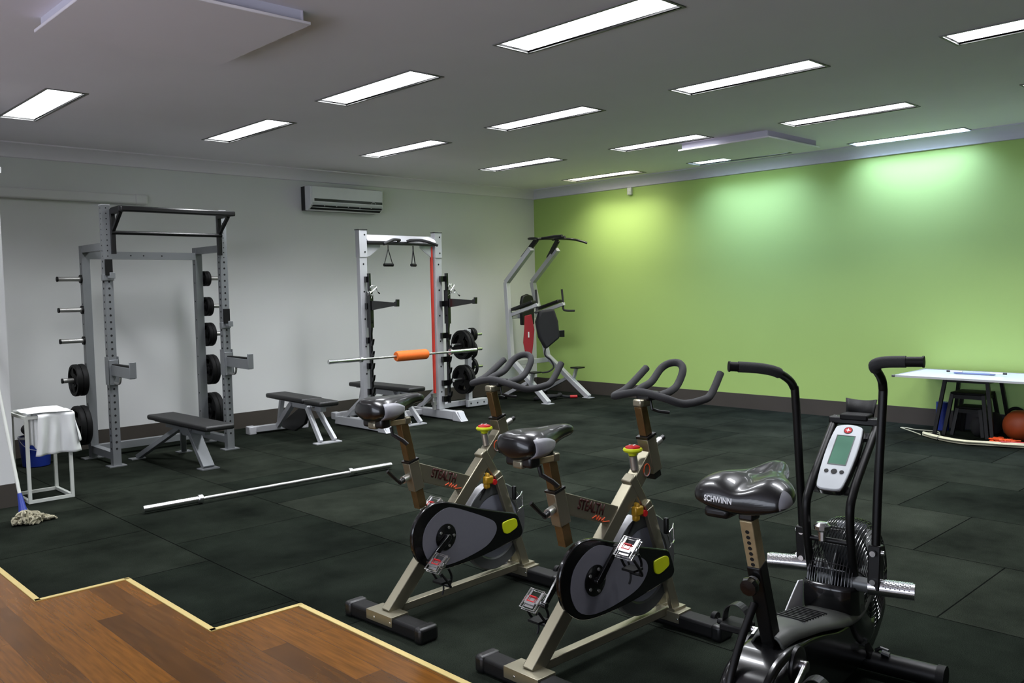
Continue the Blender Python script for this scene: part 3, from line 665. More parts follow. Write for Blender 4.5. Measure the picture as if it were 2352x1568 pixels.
def tw3(u, v):
    x = 1.955+u*.12; L = v*.30
    if L < .08: y = 7.60-L; z = Hs+.01
    else: d = L-.08; y = 7.545+.008*math.sin(u*20); z = Hs-.03-d+.02*math.sin(u*9)
    return (x, y if L >= .08 else 7.56+(.08-L), z)
cloth_sheet('towel', tw3, 16, 20, 'crumpled white towel tucked inside the left front corner of the stand')
t = thing('bucket', 'blue plastic bucket on the floor behind the tube stand', 'bucket', (2.45, 9.22, 0)); t.scale = (.95, .95, .88)
mb = MB(); mb.lathe([(.115, 0), (.125, .01), (.152, .32), (.146, .32), (.120, .014), (.0001, .014)], seg=32); mb.build('body', 'blue', t)
MB().lathe([(.150, .315), (.158, .315), (.158, .335), (.150, .335), (.150, .315)], seg=32).build('rim', 'pad', t)
MB().tube([(.152*math.cos(g), -.02-.13*math.sin(g), .31-.12*math.sin(g)) for g in [PI*i/16 for i in range(17)]], .003, 6).build('handle', 'steel', t)
o = MB().ball((2.45, 9.22, .36), .12, 1, 1, .6).build('bin_liner', 'darkfab'); tag(o, 'black bag bulging out of the blue bucket', 'bag')
MD = Vector((-.03, .61, 1.30)).normalized()
t = thing('mop', 'string mop with white handle leaning on the partition at the left edge', 'mop', (1.73, 6.88, 0))
b0 = Vector((0, .03, .10)); MB().cyl(b0+MD*.10, b0+MD*1.36, .012, 14).build('handle', 'white', t)
MB().tube([b0-MD*.03, b0+MD*.02, b0+MD*.12], [.032, .024, .015], 14).build('socket', 'blue', t)
mb = MB()
for k in range(150):
    a = random.uniform(0, 2*PI); rx = (.15 if math.cos(a) > 0 else .075)*random.uniform(.25, 1.1); ry = .07*random.uniform(.2, 1.1); cx = .015+rx*math.cos(a); cy = ry*math.sin(a)
    hh = .09*(1-(cx/.19)**2 if cx > 0 else 1-(cx/.11)**2); hh = max(.02, hh)*random.uniform(.5, 1.0)
    pts = [Vector((cx*.4, .01+cy*.3, max(.02, hh)+.01))]
    for q in range(5): pts.append(Vector((cx+random.uniform(-.03, .03), cy+random.uniform(-.025, .025), .010+hh*random.random()*(1-q*.12))))
    mb.tube(catmull(pts, 3), .0085, 5)
o = mb.build('mop_strings', 'mop', t)

# ------------------------------------------------------------------ whiteboard on nested plyo boxes by the green wall
t = thing('whiteboard', 'whiteboard laid flat as a table top on black boxes by the green wall', 'whiteboard', (9.50, 3.09, .625))
MB().box(-.41, .41, -.63, .63, 0, .012).build('writing_surface', 'board', t)
mb = MB()
for a in (-1, 1): mb.box(min(a*.41, a*.425), max(a*.41, a*.425), -.645, .645, -.004, .016); mb.box(-.41, .41, min(a*.63, a*.645), max(a*.63, a*.645), -.004, .016)
mb.build('frame', 'silver2', t)
mb = MB()
for a in (-1, 1):
    for c_ in (-1, 1): mb.cb((a*.422, c_*.642, .006), (.03, .03, .024))
mb.build('corner_cap', 'darksteel', t, bevel=.004)
t = thing('pen_tray', 'blue and white marker tray lying on the whiteboard', 'marker tray', (9.57, 3.10, .641), math.radians(2))
MB().box(-.03, .03, -.18, .20, 0, .012).build('tray', mat('pale_blue_plastic', rgb(110, 125, 170), .4), t, bevel=.003)
def marker(y, s, lab):
    t = thing('marker', lab, 'marker', (9.555, y, .662), 0, 'markers on the pen tray')
    MB().cyl((0, -.06, 0), (0, .06, 0), .0095, 12).build('barrel', 'whitetxt', t)
    MB().cyl((0, s*.06, 0), (0, s*.095, 0), .0098, 12).build('cap', 'black', t)
marker(3.28, 1, 'white marker with black cap at the left end of the tray on the whiteboard'); marker(2.90, -1, 'white marker with black cap at the right end of the tray on the whiteboard')
def plyo(name, w0, w1, h, lab, cx=9.68, cy=3.16, rz=0):
    t = thing(name, lab, 'plyometric box', (cx, cy, 0), rz, 'nested black plyometric boxes')
    a, b_ = w0/2, w1/2
    MB().box(-b_-.015, b_+.015, -b_-.015, b_+.015, h-.022, h).build('top_plate', 'rubber', t, bevel=.004)
    for sx in (-1, 1):
        for sy in (-1, 1): MB().beam((sx*a, sy*a, 0), (sx*b_, sy*b_, h-.022), .034, .034, (1, 0, 0)).build('leg', 'black', t)
    mb = MB(); u = .13; k = a+(b_-a)*u
    mb2 = MB()
    zz = h-.045; k2 = b_+(a-b_)*(.03)
    for s in (-1, 1): mb.box(-k2, k2, s*k2-.012, s*k2+.012, zz-.02, zz+.02); mb.box(s*k2-.012, s*k2+.012, -k2, k2, zz-.02, zz+.02)
    mb.build('top_rail', 'black', t)
plyo('plyo_box', .56, .40, .622, 'largest black plyometric box holding up the whiteboard')
plyo('plyo_box', .42, .30, .45, 'middle black plyometric box nested under the largest one')
plyo('plyo_box', .30, .22, .30, 'smallest black plyometric box innermost of the nest')
t = thing('cable_bundle', 'cream coloured cable bundle lying along the floor in front of the boxes', 'cable bundle', (0, 0, 0))
base = [(9.26, 3.50), (9.15, 3.37), (9.06, 3.20), (9.01, 3.02), (9.05, 2.85), (9.09, 2.70), (9.14, 2.54), (9.20, 2.35)]
mb = MB()
for k in range(14):
    o1, o2 = random.uniform(-.035, .035), random.uniform(.007, .045)
    mb.tube(catmull([(x+o1+random.uniform(-.008, .008), y+o1*.4, o2+random.uniform(-.001, .004)) for x, y in base], 5), .006, 6)
mb.build('cables', 'cable', t)
mb = MB(); mb.tube(catmull([(9.30, 3.54, .008), (9.45, 3.68, .006), (9.60, 3.84, .006), (9.64, 3.88, .006), (9.66, 3.83, .006), (9.60, 3.70, .006), (9.62, 3.50, .006), (9.50, 3.42, .006)], 6), .005, 6)
mb.tube(catmull([(9.28, 3.46, .012), (9.40, 3.54, .01), (9.48, 3.50, .01), (9.44, 3.40, .01), (9.30, 3.36, .012)], 6), .005, 6); mb.build('loose_loop', 'cable', t)
mb = MB(); mb.tube([(9.10+.045*math.cos(g), 3.28+.006*math.sin(g), .02+.026*math.sin(g)) for g in [2*PI*i/16 for i in range(16)]], .004, 6, closed=True); mb.build('cable_tie', 'black', t)
mb = MB(); mb.tube(catmull([(9.07, 2.80, .036), (9.10, 2.68, .036), (9.15, 2.52, .036), (9.20, 2.38, .036)], 5), .008, 6); mb.build('blue_sleeve', mat('blue_tape', rgb(70, 75, 150), .5), t)
mb = MB(); mb.tube(catmull([(9.11, 2.72, .048), (9.15, 2.62, .048), (9.20, 2.46, .048)], 5), .009, 6); mb.build('red_sleeve', 'red', t)
o = MB().ball((9.55, 2.68, .155), .155, 1, 1, 1).build('medicine_ball', mat('burnt_orange_rubber', rgb(160, 70, 30), .5, var=.2)); tag(o, 'burnt orange ball on the floor at the right edge under the whiteboard', 'ball')
t = thing('kettlebell', 'dark kettlebell behind the orange ball by the green wall', 'kettlebell', (9.85, 2.80, 0))
MB().ball((0, 0, .105), .105, 1, 1, 1).build('bell', 'rubber', t); MB().tube(catmull([(0, -.07, .17), (0, -.07, .25), (0, 0, .285), (0, .07, .25), (0, .07, .17)], 5), .017, 10).build('handle', 'rubber', t)
mb = MB()
for k in range(26):
    a = random.uniform(0, 6.28); r = random.uniform(0, .12)
    mb.tube(catmull([(9.30+r*math.cos(a)*.5+random.uniform(-.03, .03), 2.74+r*math.sin(a)+random.uniform(-.03, .03), random.uniform(.008, .05)) for a, r in [(random.uniform(0, 6.28), random.uniform(.02, .13)) for _ in range(4)]], 4), .008, 5)
o = mb.build('net_bag', 'orangetxt'); tag(o, 'orange net bundle on the floor right of the boxes', 'net')
t = thing('foam_roller', 'blue foam roller standing behind the left legs of the boxes', 'foam roller', (9.80, 3.50, 0))
MB().lathe([(.03, 0), (.065, 0), (.065, .30), (.03, .30), (.03, 0)], seg=24).build('tube', 'blue', t)
for dx, dy, h, lab in ((9.58, 3.08, .20, 'dark bottle shaped bag on the floor inside the nested boxes'), (9.78, 2.98, .24, 'dark bag slumped at the back right inside the nested boxes')):
    o = MB().ball((dx, dy, h/2), h/2, .65, .65, 1).build('gear_bag', 'darkfab'); tag(o, lab, 'bag')

# ------------------------------------------------------------------ spin bikes
def saddle_loft(st, nseg=24, power=2.4):
    # st: list of (x, halfwidth, ztop, zbot, groove)
    mb = MB(); rings = []
    for x, hw, zt, zb, gv in st:
        ring = []
        for k in range(nseg):
            g = 2*PI*k/nseg; c, s_ = math.cos(g), math.sin(g)
            yy = hw*math.copysign(abs(c)**(2/power), c); zc = zb+(zt-zb)*.45
            if s_ >= 0: zz = zc+(zt-zc)*abs(s_)**(2/power)-gv*math.exp(-(yy/(hw*.28+1e-6))**2)
            else: zz = zc-(zc-zb)*abs(s_)**(2/power)*(1-.35*abs(c))
            ring.append((x, yy, zz))
        rings.append(ring)
    vs = [p for r in rings for p in r]; fs = []
    for i in range(len(rings)-1):
        for k in range(nseg): l = (k+1) % nseg; fs.append((i*nseg+k, i*nseg+l, (i+1)*nseg+l, (i+1)*nseg+k))
    fs += [tuple(reversed(range(nseg))), tuple(range((len(rings)-1)*nseg, len(rings)*nseg))]
    mb.add(vs, fs); return mb
def tube_box(mb, p, q, w, h, side=(0, 1, 0)): return mb.beam(p, q, w, h, side)
def spin_bike(name, lab, loc, rz, cdir, sdz, pedal_rest):
    t = thing(name, lab, 'exercise bike', loc, rz, 'spin bikes')
    # stabilizers and plates
    for nm, x, ya, yb, h in (('rear_stabilizer', 0, -.30, .27, .07), ('front_stabilizer', .945, -.31, .24, .07)):
        mb = MB(); mb.box(x-.048, x+.048, ya, yb, .004, h); sb = mb.build(nm, 'rubber', t, bevel=.014, bseg=3)
        for yy in (ya+.02, yb-.02): MB().cb((x, yy, .038), (.112, .055, .076)).build('end_cap', 'black', sb, bevel=.016, bseg=3)
        mb = MB(); mb.box(x-.052, x+.052, -.095 if x < .5 else -.09, .10 if x < .5 else .06, .03, .078)
        for yy in (-.08, .04): mb.cyl((x-.053, yy, .05), (x-.05, yy, .05), .006, 8, 1)
        mb.build('clamp_plate', ['champ', 'chrome'], sb, bevel=.003)
    for yy in (-.22, .18):
        mb = MB(); mb.lathe([(.001, yy-.011), (.026, yy-.011), (.028, yy), (.026, yy+.011), (.001, yy+.011)], (1.0, 0, .055+.012), 'Y', 20); mb.cyl((1.0, yy-.016, .067), (1.0, yy+.016, .067), .006, 8)
        mb.build('transport_wheel', 'rubber', t)
    # main diagonal tube (rear foot to head)
    d = Vector((.805, 0, .778)).normalized(); n = Vector((d.z, 0, -d.x)); off = n*.035
    MB().beam(Vector((-.015, 0, .085))+off, Vector((.775, 0, .86))+off, .056, .07).build('main_tube', 'champ', t, bevel=.004)
    MB().beam((.05, 0, .072), (.91, 0, .072), .045, .04).build('lower_beam', 'champ', t, bevel=.004)
    # head tube and handlebar post
    hd = Vector((-.28, 0, 1)).normalized(); hb = Vector((.828, 0, .752)); ht = hb+hd*.17
    MB().beam(hb, ht, .062, .066).build('head_tube', 'champ', t, bevel=.004)
    MB().beam(hb-hd*.03, hb, .05, .05).build('head_tube_stub', 'black', t)
    MB().beam(ht, ht+hd*.012, .066, .07).build('head_collar', 'black', t)
    MB().beam(ht+hd*.012, ht+hd*.155, .042, .046).build('handlebar_post', 'gold', t, bevel=.004)
    pt = ht+hd*.155
    MB().cb((pt.x+.01, 0, pt.z+.012), (.075, .05, .035)).build('post_head', 'champ', t, bevel=.008)
    MB().cb((.80, 0, 1.105), (.09, .075, .04)).build('handlebar_clamp', 'black', t, bevel=.01)
    P = [(1.052, .2, 1.203), (.90, .2, 1.118), (.80, .192, 1.094), (.752, .15, 1.097), (.757, .09, 1.112), (.762, 0, 1.123), (.79, -.10, 1.10), (.855, -.155, 1.073), (.94, -.195, 1.083), (1.0, -.205, 1.105), (1.088, -.2, 1.196)]
    hb_ = MB().tube(catmull(P, 6), .0178, 14).build('handlebar', 'foam', t)
    L = [(.765, .05, 1.118), (.82, .05, 1.137), (.90, .055, 1.157), (.975, .055, 1.213), (1.015, .03, 1.237), (1.03, -.012, 1.236), (1.01, -.045, 1.205), (.955, -.052, 1.143), (.89, -.055, 1.118), (.80, -.06, 1.108)]
    MB().tube(catmull(L, 6), .0178, 14).build('centre_loop', 'foam', hb_)
    # levers
    mb = MB(); mb.tube([(.79, -.02, 1.085), (.79, -.03, 1.045), (.81, -.05, 1.035), (.845, -.085, 1.028)], .0075, 8); mb.build('clamp_lever', 'black', t)
    q = hb+hd*.12; mb = MB(); mb.cyl(q+Vector((.03, 0, 0)), q+Vector((.09, 0, .02)), .017, 14); kn = mb.build('head_knob', 'steel', t); mb = MB(); mb.cyl(q+Vector((.088, 0, .02)), q+Vector((.115, 0, .03)), .013, 12); mb.build('knob_tip', 'black', kn)
    # seat tube, post, saddle
    sd = Vector((-.245, 0, 1)).normalized(); sb_ = Vector((.203, 0, .63)); st_ = Vector((.168, 0, .775))
    MB().beam(sb_, st_, .054, .064).build('seat_tube', 'champ', t, bevel=.004)
    MB().beam(st_, st_+sd*.01, .058, .068).build('seat_collar', 'black', t)
    MB().beam(sb_-sd*.095, sb_, .042, .046).build('seat_post_end', 'gold', t)
    top = st_+sd*(.135+sdz)
    MB().beam(st_+sd*.01, top, .042, .046).build('seat_post', 'gold', t, bevel=.003)
    zz = top.z+.012; xs_ = top.x
    mb = MB(); mb.box(xs_-.17, xs_+.035, -.024, .024, zz-.016, zz+.012); sl = mb.build('saddle_slider', 'rust', t, bevel=.004)
    MB().cb((xs_+.02, 0, zz), (.04, .054, .036)).build('slider_head', 'champ', sl, bevel=.008); MB().cb((xs_-.17, 0, zz-.002), (.03, .054, .034)).build('slider_end', 'champ', sl, bevel=.008)
    mb = MB(); mb.cb((xs_-.03, 0, zz+.03), (.07, .05, .045)); mb.cb((xs_-.10, 0, zz+.045), (.09, .06, .05)); mb.build('saddle_clamp', 'black', sl, bevel=.01)
    mb = MB(); mb.tube([(xs_-.08, -.02, zz-.02), (xs_-.08, -.03, zz-.055), (xs_-.045, -.06, zz-.085), (xs_-.03, -.075, zz-.105)], .010, 8); mb.build('slider_lever', 'black', sl)
    ox, oz = xs_-.13, zz
    stn = [(-.125, .045, .105, .055, 0), (-.118, .085, .128, .038, .004), (-.09, .108, .142, .022, .008), (-.045, .112, .148, .012, .010), (0, .100, .146, .012, .011), (.045, .076, .143, .022, .010), (.09, .052, .142, .045, .006), (.14, .036, .143, .068, .002), (.19, .027, .140, .080, 0), (.225, .022, .132, .085, 0), (.24, .012, .122, .095, 0)]
    mb = saddle_loft([(x+ox+.03, w_, a+oz-.012, b_+oz-.012, g) for x, w_, a, b_, g in stn])
    sad = mb.build('saddle', 'saddle', t, sub=1)
    for s in (-1, 1):   # pale side panels laid on the wings
        mb = MB(); vs = []; nu, nv = 10, 5
        bvh = BVHTree.FromPolygons([Vector(v) for v in saddle_loft([(x+ox+.03, w_, a+oz-.012, b_+oz-.012, g) for x, w_, a, b_, g in stn], 24).v], saddle_loft([(x+ox+.03, w_, a+oz-.012, b_+oz-.012, g) for x, w_, a, b_, g in stn], 24).f)
        for j in range(nv+1):
            for i in range(nu+1):
                u, v_ = i/nu, j/nv; x = ox-.055+.15*u; z = oz+.030+.018*u+(.075-.045*u**2)*v_
                r = bvh.ray_cast(Vector((x, s*.3, z)), Vector((0, -s, 0)))
                p = r[0] if r[0] else Vector((x, s*.06, z)); vs.append((p.x, p.y+s*.0025, p.z))
        mb.add(vs, [(j*(nu+1)+i, j*(nu+1)+i+1, (j+1)*(nu+1)+i+1, (j+1)*(nu+1)+i) for j in range(nv) for i in range(nu)])
        o = mb.build('side_panel', 'pad', sad, ang=180); k = o.modifiers.new('s', 'SOLIDIFY'); k.thickness = .004; k.offset = 0
    for s in (-1, 1): MB().cb((ox-.02, s*.045, oz+.012), (.06, .055, .05)).build('saddle_spring', 'black', sad, bevel=.012)
    # seat tube knob
    mb = MB(); c0 = Vector((.185, -.0, .70)); mb.cyl(c0+Vector((-.03, -.0, 0)), c0+Vector((-.075, -.01, -.008)), .018, 14); kb = mb.build('seat_knob', 'steel', t)
    mb = MB(); mb.cyl(c0+Vector((-.075, -.01, -.008)), c0+Vector((-.10, -.015, -.014)), .013, 12); mb.tube([c0+Vector((-.095, -.015, -.014)), c0+Vector((-.115, -.012, .0)), c0+Vector((-.16, .0, .05))], [.010, .0085, .010], 8); mb.build('knob_lever', 'black', kb)
    # lettered side plate
    mb = MB(); mb.prism([(.20, .765), (.565, .635), (.50, .565), (.232, .662)], -.02, .02, 'XZ'); pl = mb.build('frame_panel', 'champ', t, bevel=.003)
    mb = MB(); vs, fs = text_mesh('STEALTH', .062, .0006, .0022, space=.95)
    wid = max(v.x for v in vs); sx = .175/wid; a = math.atan2(-.125, .345)
    def onp(v, x0, z0, sx, sz=1.0): X, Z = v.x*sx, v.y*sz; return (x0+X*math.cos(a)-Z*math.sin(a), -.0206-v.z, z0+X*math.sin(a)+Z*math.cos(a))
    mb.add([onp(v, .285, .700, sx) for v in vs], fs); mb.build('lettering', 'blacktxt', pl, ang=180)
    mb = MB(); mb.tube([onp(Vector((a_*sx, b_, .001)), .372, .622, 1.0) for a_, b_ in ((0, 0), (.03, .016), (.04, .0), (.055, .018), (.06, -.002), (.075, .012), (.085, .0), (.11, .016), (.10, -.004), (.16, .006))], .0024, 6); mb.build('script_mark', 'orangetxt', pl)
    mb = MB(); mb.tube([(.745+.022*math.cos(g), -.0295, .772+.028*math.sin(g)) for g in [2*PI*i/20 for i in range(20)]], .0022, 6, closed=True); mb.build('badge_ring', 'orangetxt', t)
    mb = MB(); mb.tube([(.745+.022*math.cos(g), -.0305, .772+.028*math.sin(g)) for g in [PI*(1.1+i*.9/14) for i in range(15)]], .0022, 6); mb.build('badge_arc', 'pad', t)
    # resistance knob
    kb0 = Vector((.69, 0, .80)); kd = Vector((-.2, 0, 1)).normalized()
    MB().cyl(kb0-kd*.02, kb0+kd*.045, .019, 16).build('knob_stem', 'steel', t)
    q = kb0+kd*.045
    mb = MB(); mb.lathe([(.018, 0), (.022, .012), (.040, .018), (.045, .026), (.042, .034), (.030, .036)], seg=28); mb.xf(Matrix.Translation(q)); rk = mb.build('resistance_knob', 'yellow', t)
    mb = MB(); mb.lathe([(.035, .034), (.033, .042), (.018, .047), (.0001, .048)], seg=28); mb.xf(Matrix.Translation(q)); mb.build('knob_top', 'red', rk)
    mb = MB()
    for a_ in range(3):
        g = a_*2.1; mb.box(-.006, .006, -.002, .002, .0475, .0490); 
        mb.v[-8:] = [(x+.013*math.cos(g), y+.013*math.sin(g), z) for x, y, z in mb.v[-8:]]
    mb.xf(Matrix.Translation(q)); mb.build('knob_marks', 'whitetxt', rk)
    # fork
    mb = MB(); mb.beam((.645, 0, .752), (.735, 0, .615), .058, .05); mb.build('fork_neck', 'champ', t, bevel=.006)
    mb = MB(); mb.beam((.728, 0, .628), (.748, 0, .592), .092, .05); mb.build('fork_crown', 'champ', t, bevel=.006)
    for s in (-1, 1):
        fl_ = MB().beam((.742, s*.036, .60), (.94, s*.036, .075), .024, .054).build('fork_leg', 'champ', t, bevel=.003)
        MB().cb((.945, s*.04, .084), (.09, .045, .012)).build('fork_foot', 'champ', fl_)
    # flywheel
    fc = (.735, 0, .335)
    mb = MB(); mb.lathe([(.02, -.012), (.165, -.010), (.178, -.018), (.228, -.018), (.234, -.012), (.234, .012), (.228, .018), (.178, .018), (.165, .010), (.02, .012), (.02, -.012)], fc, 'Y', 56); fwh = mb.build('flywheel', 'darksteel', t, ang=25)
    mb = MB(); mb.lathe([(.03, -.0135), (.168, -.0135), (.168, -.011)], fc, 'Y', 56); mb.lathe([(.03, .0135), (.168, .0135), (.168, .011)], fc, 'Y', 56); mb.f = [f for f in mb.f if len(f) == 4]; mb.mi = [0]*len(mb.f); mb.build('flywheel_face', 'flyface', fwh)
    mb = MB(); mb.lathe([(.240, -.026), (.243, -.026), (.243, .026), (.240, .026), (.240, -.026)], fc, 'Y', 22, a0=math.radians(-88), a1=math.radians(-14)); mb.build('flywheel_guard', 'silver2', t)  # pale arc stands in for the highlight on the upper rear rim
    MB().cyl((fc[0], -.05, fc[2]), (fc[0], .05, fc[2]), .018, 16).build('axle', 'steel', fwh)
    # brake caliper, pads
    mb = MB(); mb.cb((.665, -.035, .60), (.055, .035, .045)); mb.cb((.655, -.035, .575), (.03, .03, .04)); mb.cb((.66, -.035, .625), (.018, .03, .03)); cal = mb.build('brake_caliper', 'ambercal', t, bevel=.01)
    MB().cyl((.70, -.055, .585), (.70, -.02, .585), .015, 12).build('caliper_cap', 'red', cal)
    mb = MB(); mb.tube([(.665, -.02, .56), (.65, -.02, .535), (.62, -.02, .50)], .004, 6); mb.build('cable', 'black', cal)
    MB().cb((.815, -.082, .51), (.02, .02, .075)).build('brake_pad', 'black', t, bevel=.004)
    mb = MB(); mb.tube([(.82, -.085, .47), (.86, -.085, .49), (.90, -.06, .50), (.905, -.06, .42), (.86, -.085, .42), (.835, -.085, .40)], .003, 6); mb.tube([(.82, -.085, .47), (.84, -.085, .42), (.86, -.085, .42)], .003, 6); mb.build('brake_wire', 'chrome', t)
    # crank guard
    G = [(.103, .40), (.112, .46), (.15, .515), (.215, .555), (.30, .560), (.40, .532), (.58, .470), (.78, .410), (.835, .392), (.858, .36), (.885, .292), (.87, .262), (.835, .252), (.68, .232), (.54, .218), (.40, .214), (.30, .218), (.22, .236), (.15, .285), (.115, .34)]
    Gs = catmull([Vector((a_, 0, b_)) for a_, b_ in G], 3, True)
    mb = MB(); mb.prism([(p.x, p.z) for p in Gs], -.078, -.052, 'XZ'); gd = mb.build('crank_guard', 'blackgl', t, bevel=.008, bseg=3)
    I = [(.165, .385), (.185, .45), (.24, .497), (.31, .522), (.375, .516), (.49, .470), (.60, .420), (.66, .385), (.678, .345), (.655, .305), (.60, .270), (.50, .248), (.38, .236), (.28, .242), (.21, .275), (.175, .33)]
    Is = catmull([Vector((a_, 0, b_)) for a_, b_ in I], 3, True)
    mb = MB(); mb.prism([(p.x, p.z) for p in Is], -.0805, -.074, 'XZ'); mb.build('guard_panel', 'gpanel', gd)
    Yp = [(.722, .358), (.74, .368), (.80, .372), (.828, .362), (.836, .335), (.828, .318), (.775, .300), (.745, .302), (.728, .318)]
    Ys = catmull([Vector((a_, 0, b_)) for a_, b_ in Yp], 3, True); mb = MB(); mb.prism([(p.x, p.z) for p in Ys], -.083, -.074, 'XZ'); mb.build('yellow_insert', 'yellow', gd, bevel=.002)
    # cranks
    cc = Vector((.316, 0, .38)); cv = Vector((cdir[0], 0, cdir[1])).normalized()*.165
    mb = MB(); mb.lathe([(.0001, -.088), (.05, -.088), (.066, -.084), (.066, -.0805)], (cc.x, 0, cc.z), 'Y', 32)
    for k in range(5):
        g = k*2*PI/5; mb.cyl((cc.x+.048*math.cos(g), -.0915, cc.z+.048*math.sin(g)), (cc.x+.048*math.cos(g), -.087, cc.z+.048*math.sin(g)), .007, 10, 1)
    mb.build('crank_disc', ['blackgl', 'steel'], t)
    for s in (-1, 1):
        y = s*.102; e = cc+(-s)*cv if s > 0 else cc+cv
        e = cc+cv if s < 0 else cc-cv
        mb = MB(); mb.cyl((cc.x, s*.03, cc.z), (cc.x, s*.108, cc.z), .016, 14)
        mb.beam((cc.x, y, cc.z), (e.x, y+s*.012, e.z), .016, .032, (0, 1, 0), w2=.014, h2=.024); mb.cyl((e.x, y, e.z), (e.x, y+s*.028, e.z), .014, 12); ck = mb.build('crank_arm', 'blackgl', t, bevel=.003)
        tilt = math.radians(-32)
        R_ = Matrix.Translation((e.x, y+s*.075, e.z)) @ Matrix.Rotation(math.radians(-40), 4, 'Y'); R2 = Matrix.Translation((e.x+.02, y+s*.075, e.z-.03))
        mb = MB()
        mb.tube([(-.048, -.042, 0), (-.048, .042, 0), (.048, .042, 0), (.048, -.042, 0)], .004, 6, closed=True)
        mb.tube([(-.048, -.042, .018), (-.048, .042, .018), (.048, .042, .018), (.048, -.042, .018)], .0035, 6, closed=True)
        mb.cb((0, 0, .006), (.03, .085, .022)); mb.cb((-.03, 0, .008), (.016, .05, .012)); mb.cyl((0, -.05, .006), (0, .05, .006), .01, 10)
        mb.cb((.03, .03, .01), (.03, .01, .012)); mb.cb((.03, -.03, .01), (.03, .01, .012)); mb.cb((-.02, .0, .02), (.012, .06, .006))
        mb.xf(R_); pdl = mb.build('pedal', 'chrome', t)
        mb = MB(); mb.tube([(-.012, -.018, .022), (.012, -.02, .022), (.012, .02, .022), (-.012, .02, .022)], .004, 6, closed=True); mb.xf(R_); mb.build('cleat_clip', 'red', pdl)
        mb = MB(); mb.tube(catmull([(-.03, .035, -.008), (.0, .04, -.05), (.03, .03, -.085), (.05, 0, -.095), (.03, -.03, -.085), (0, -.04, -.05), (-.03, -.035, -.008)], 4), .006, 6)
        mb.tube(catmull([(.045, .0, -.005), (.065, .0, -.05), (.05, 0, -.095)], 4), .006, 6); mb.box(-.03, .035, -.032, .032, -.062, -.052); mb.xf(R2); mb.build('toe_cage', 'rubber', pdl)
        mb = MB(); mb.tube(catmull([(.03, .045, -.04), (.05, .052, -.07), (.06, .055, -.12), (.055, .06, -.15)], 4), .005, 6); mb.xf(R2); mb.build('toe_strap', 'darkfab', pdl)
    return t
spin_bike('spin_bike', 'spin bike nearest the camera with a pedal raised in front of its oval guard', (2.40, 2.43, 0), 0, (.64, .77), 0, 0)
spin_bike('spin_bike', 'silver and black spin bike standing further back, left of the other spin bike', (2.39, 3.385, 0), math.radians(2.6), (-.855, -.52), .065, 0)

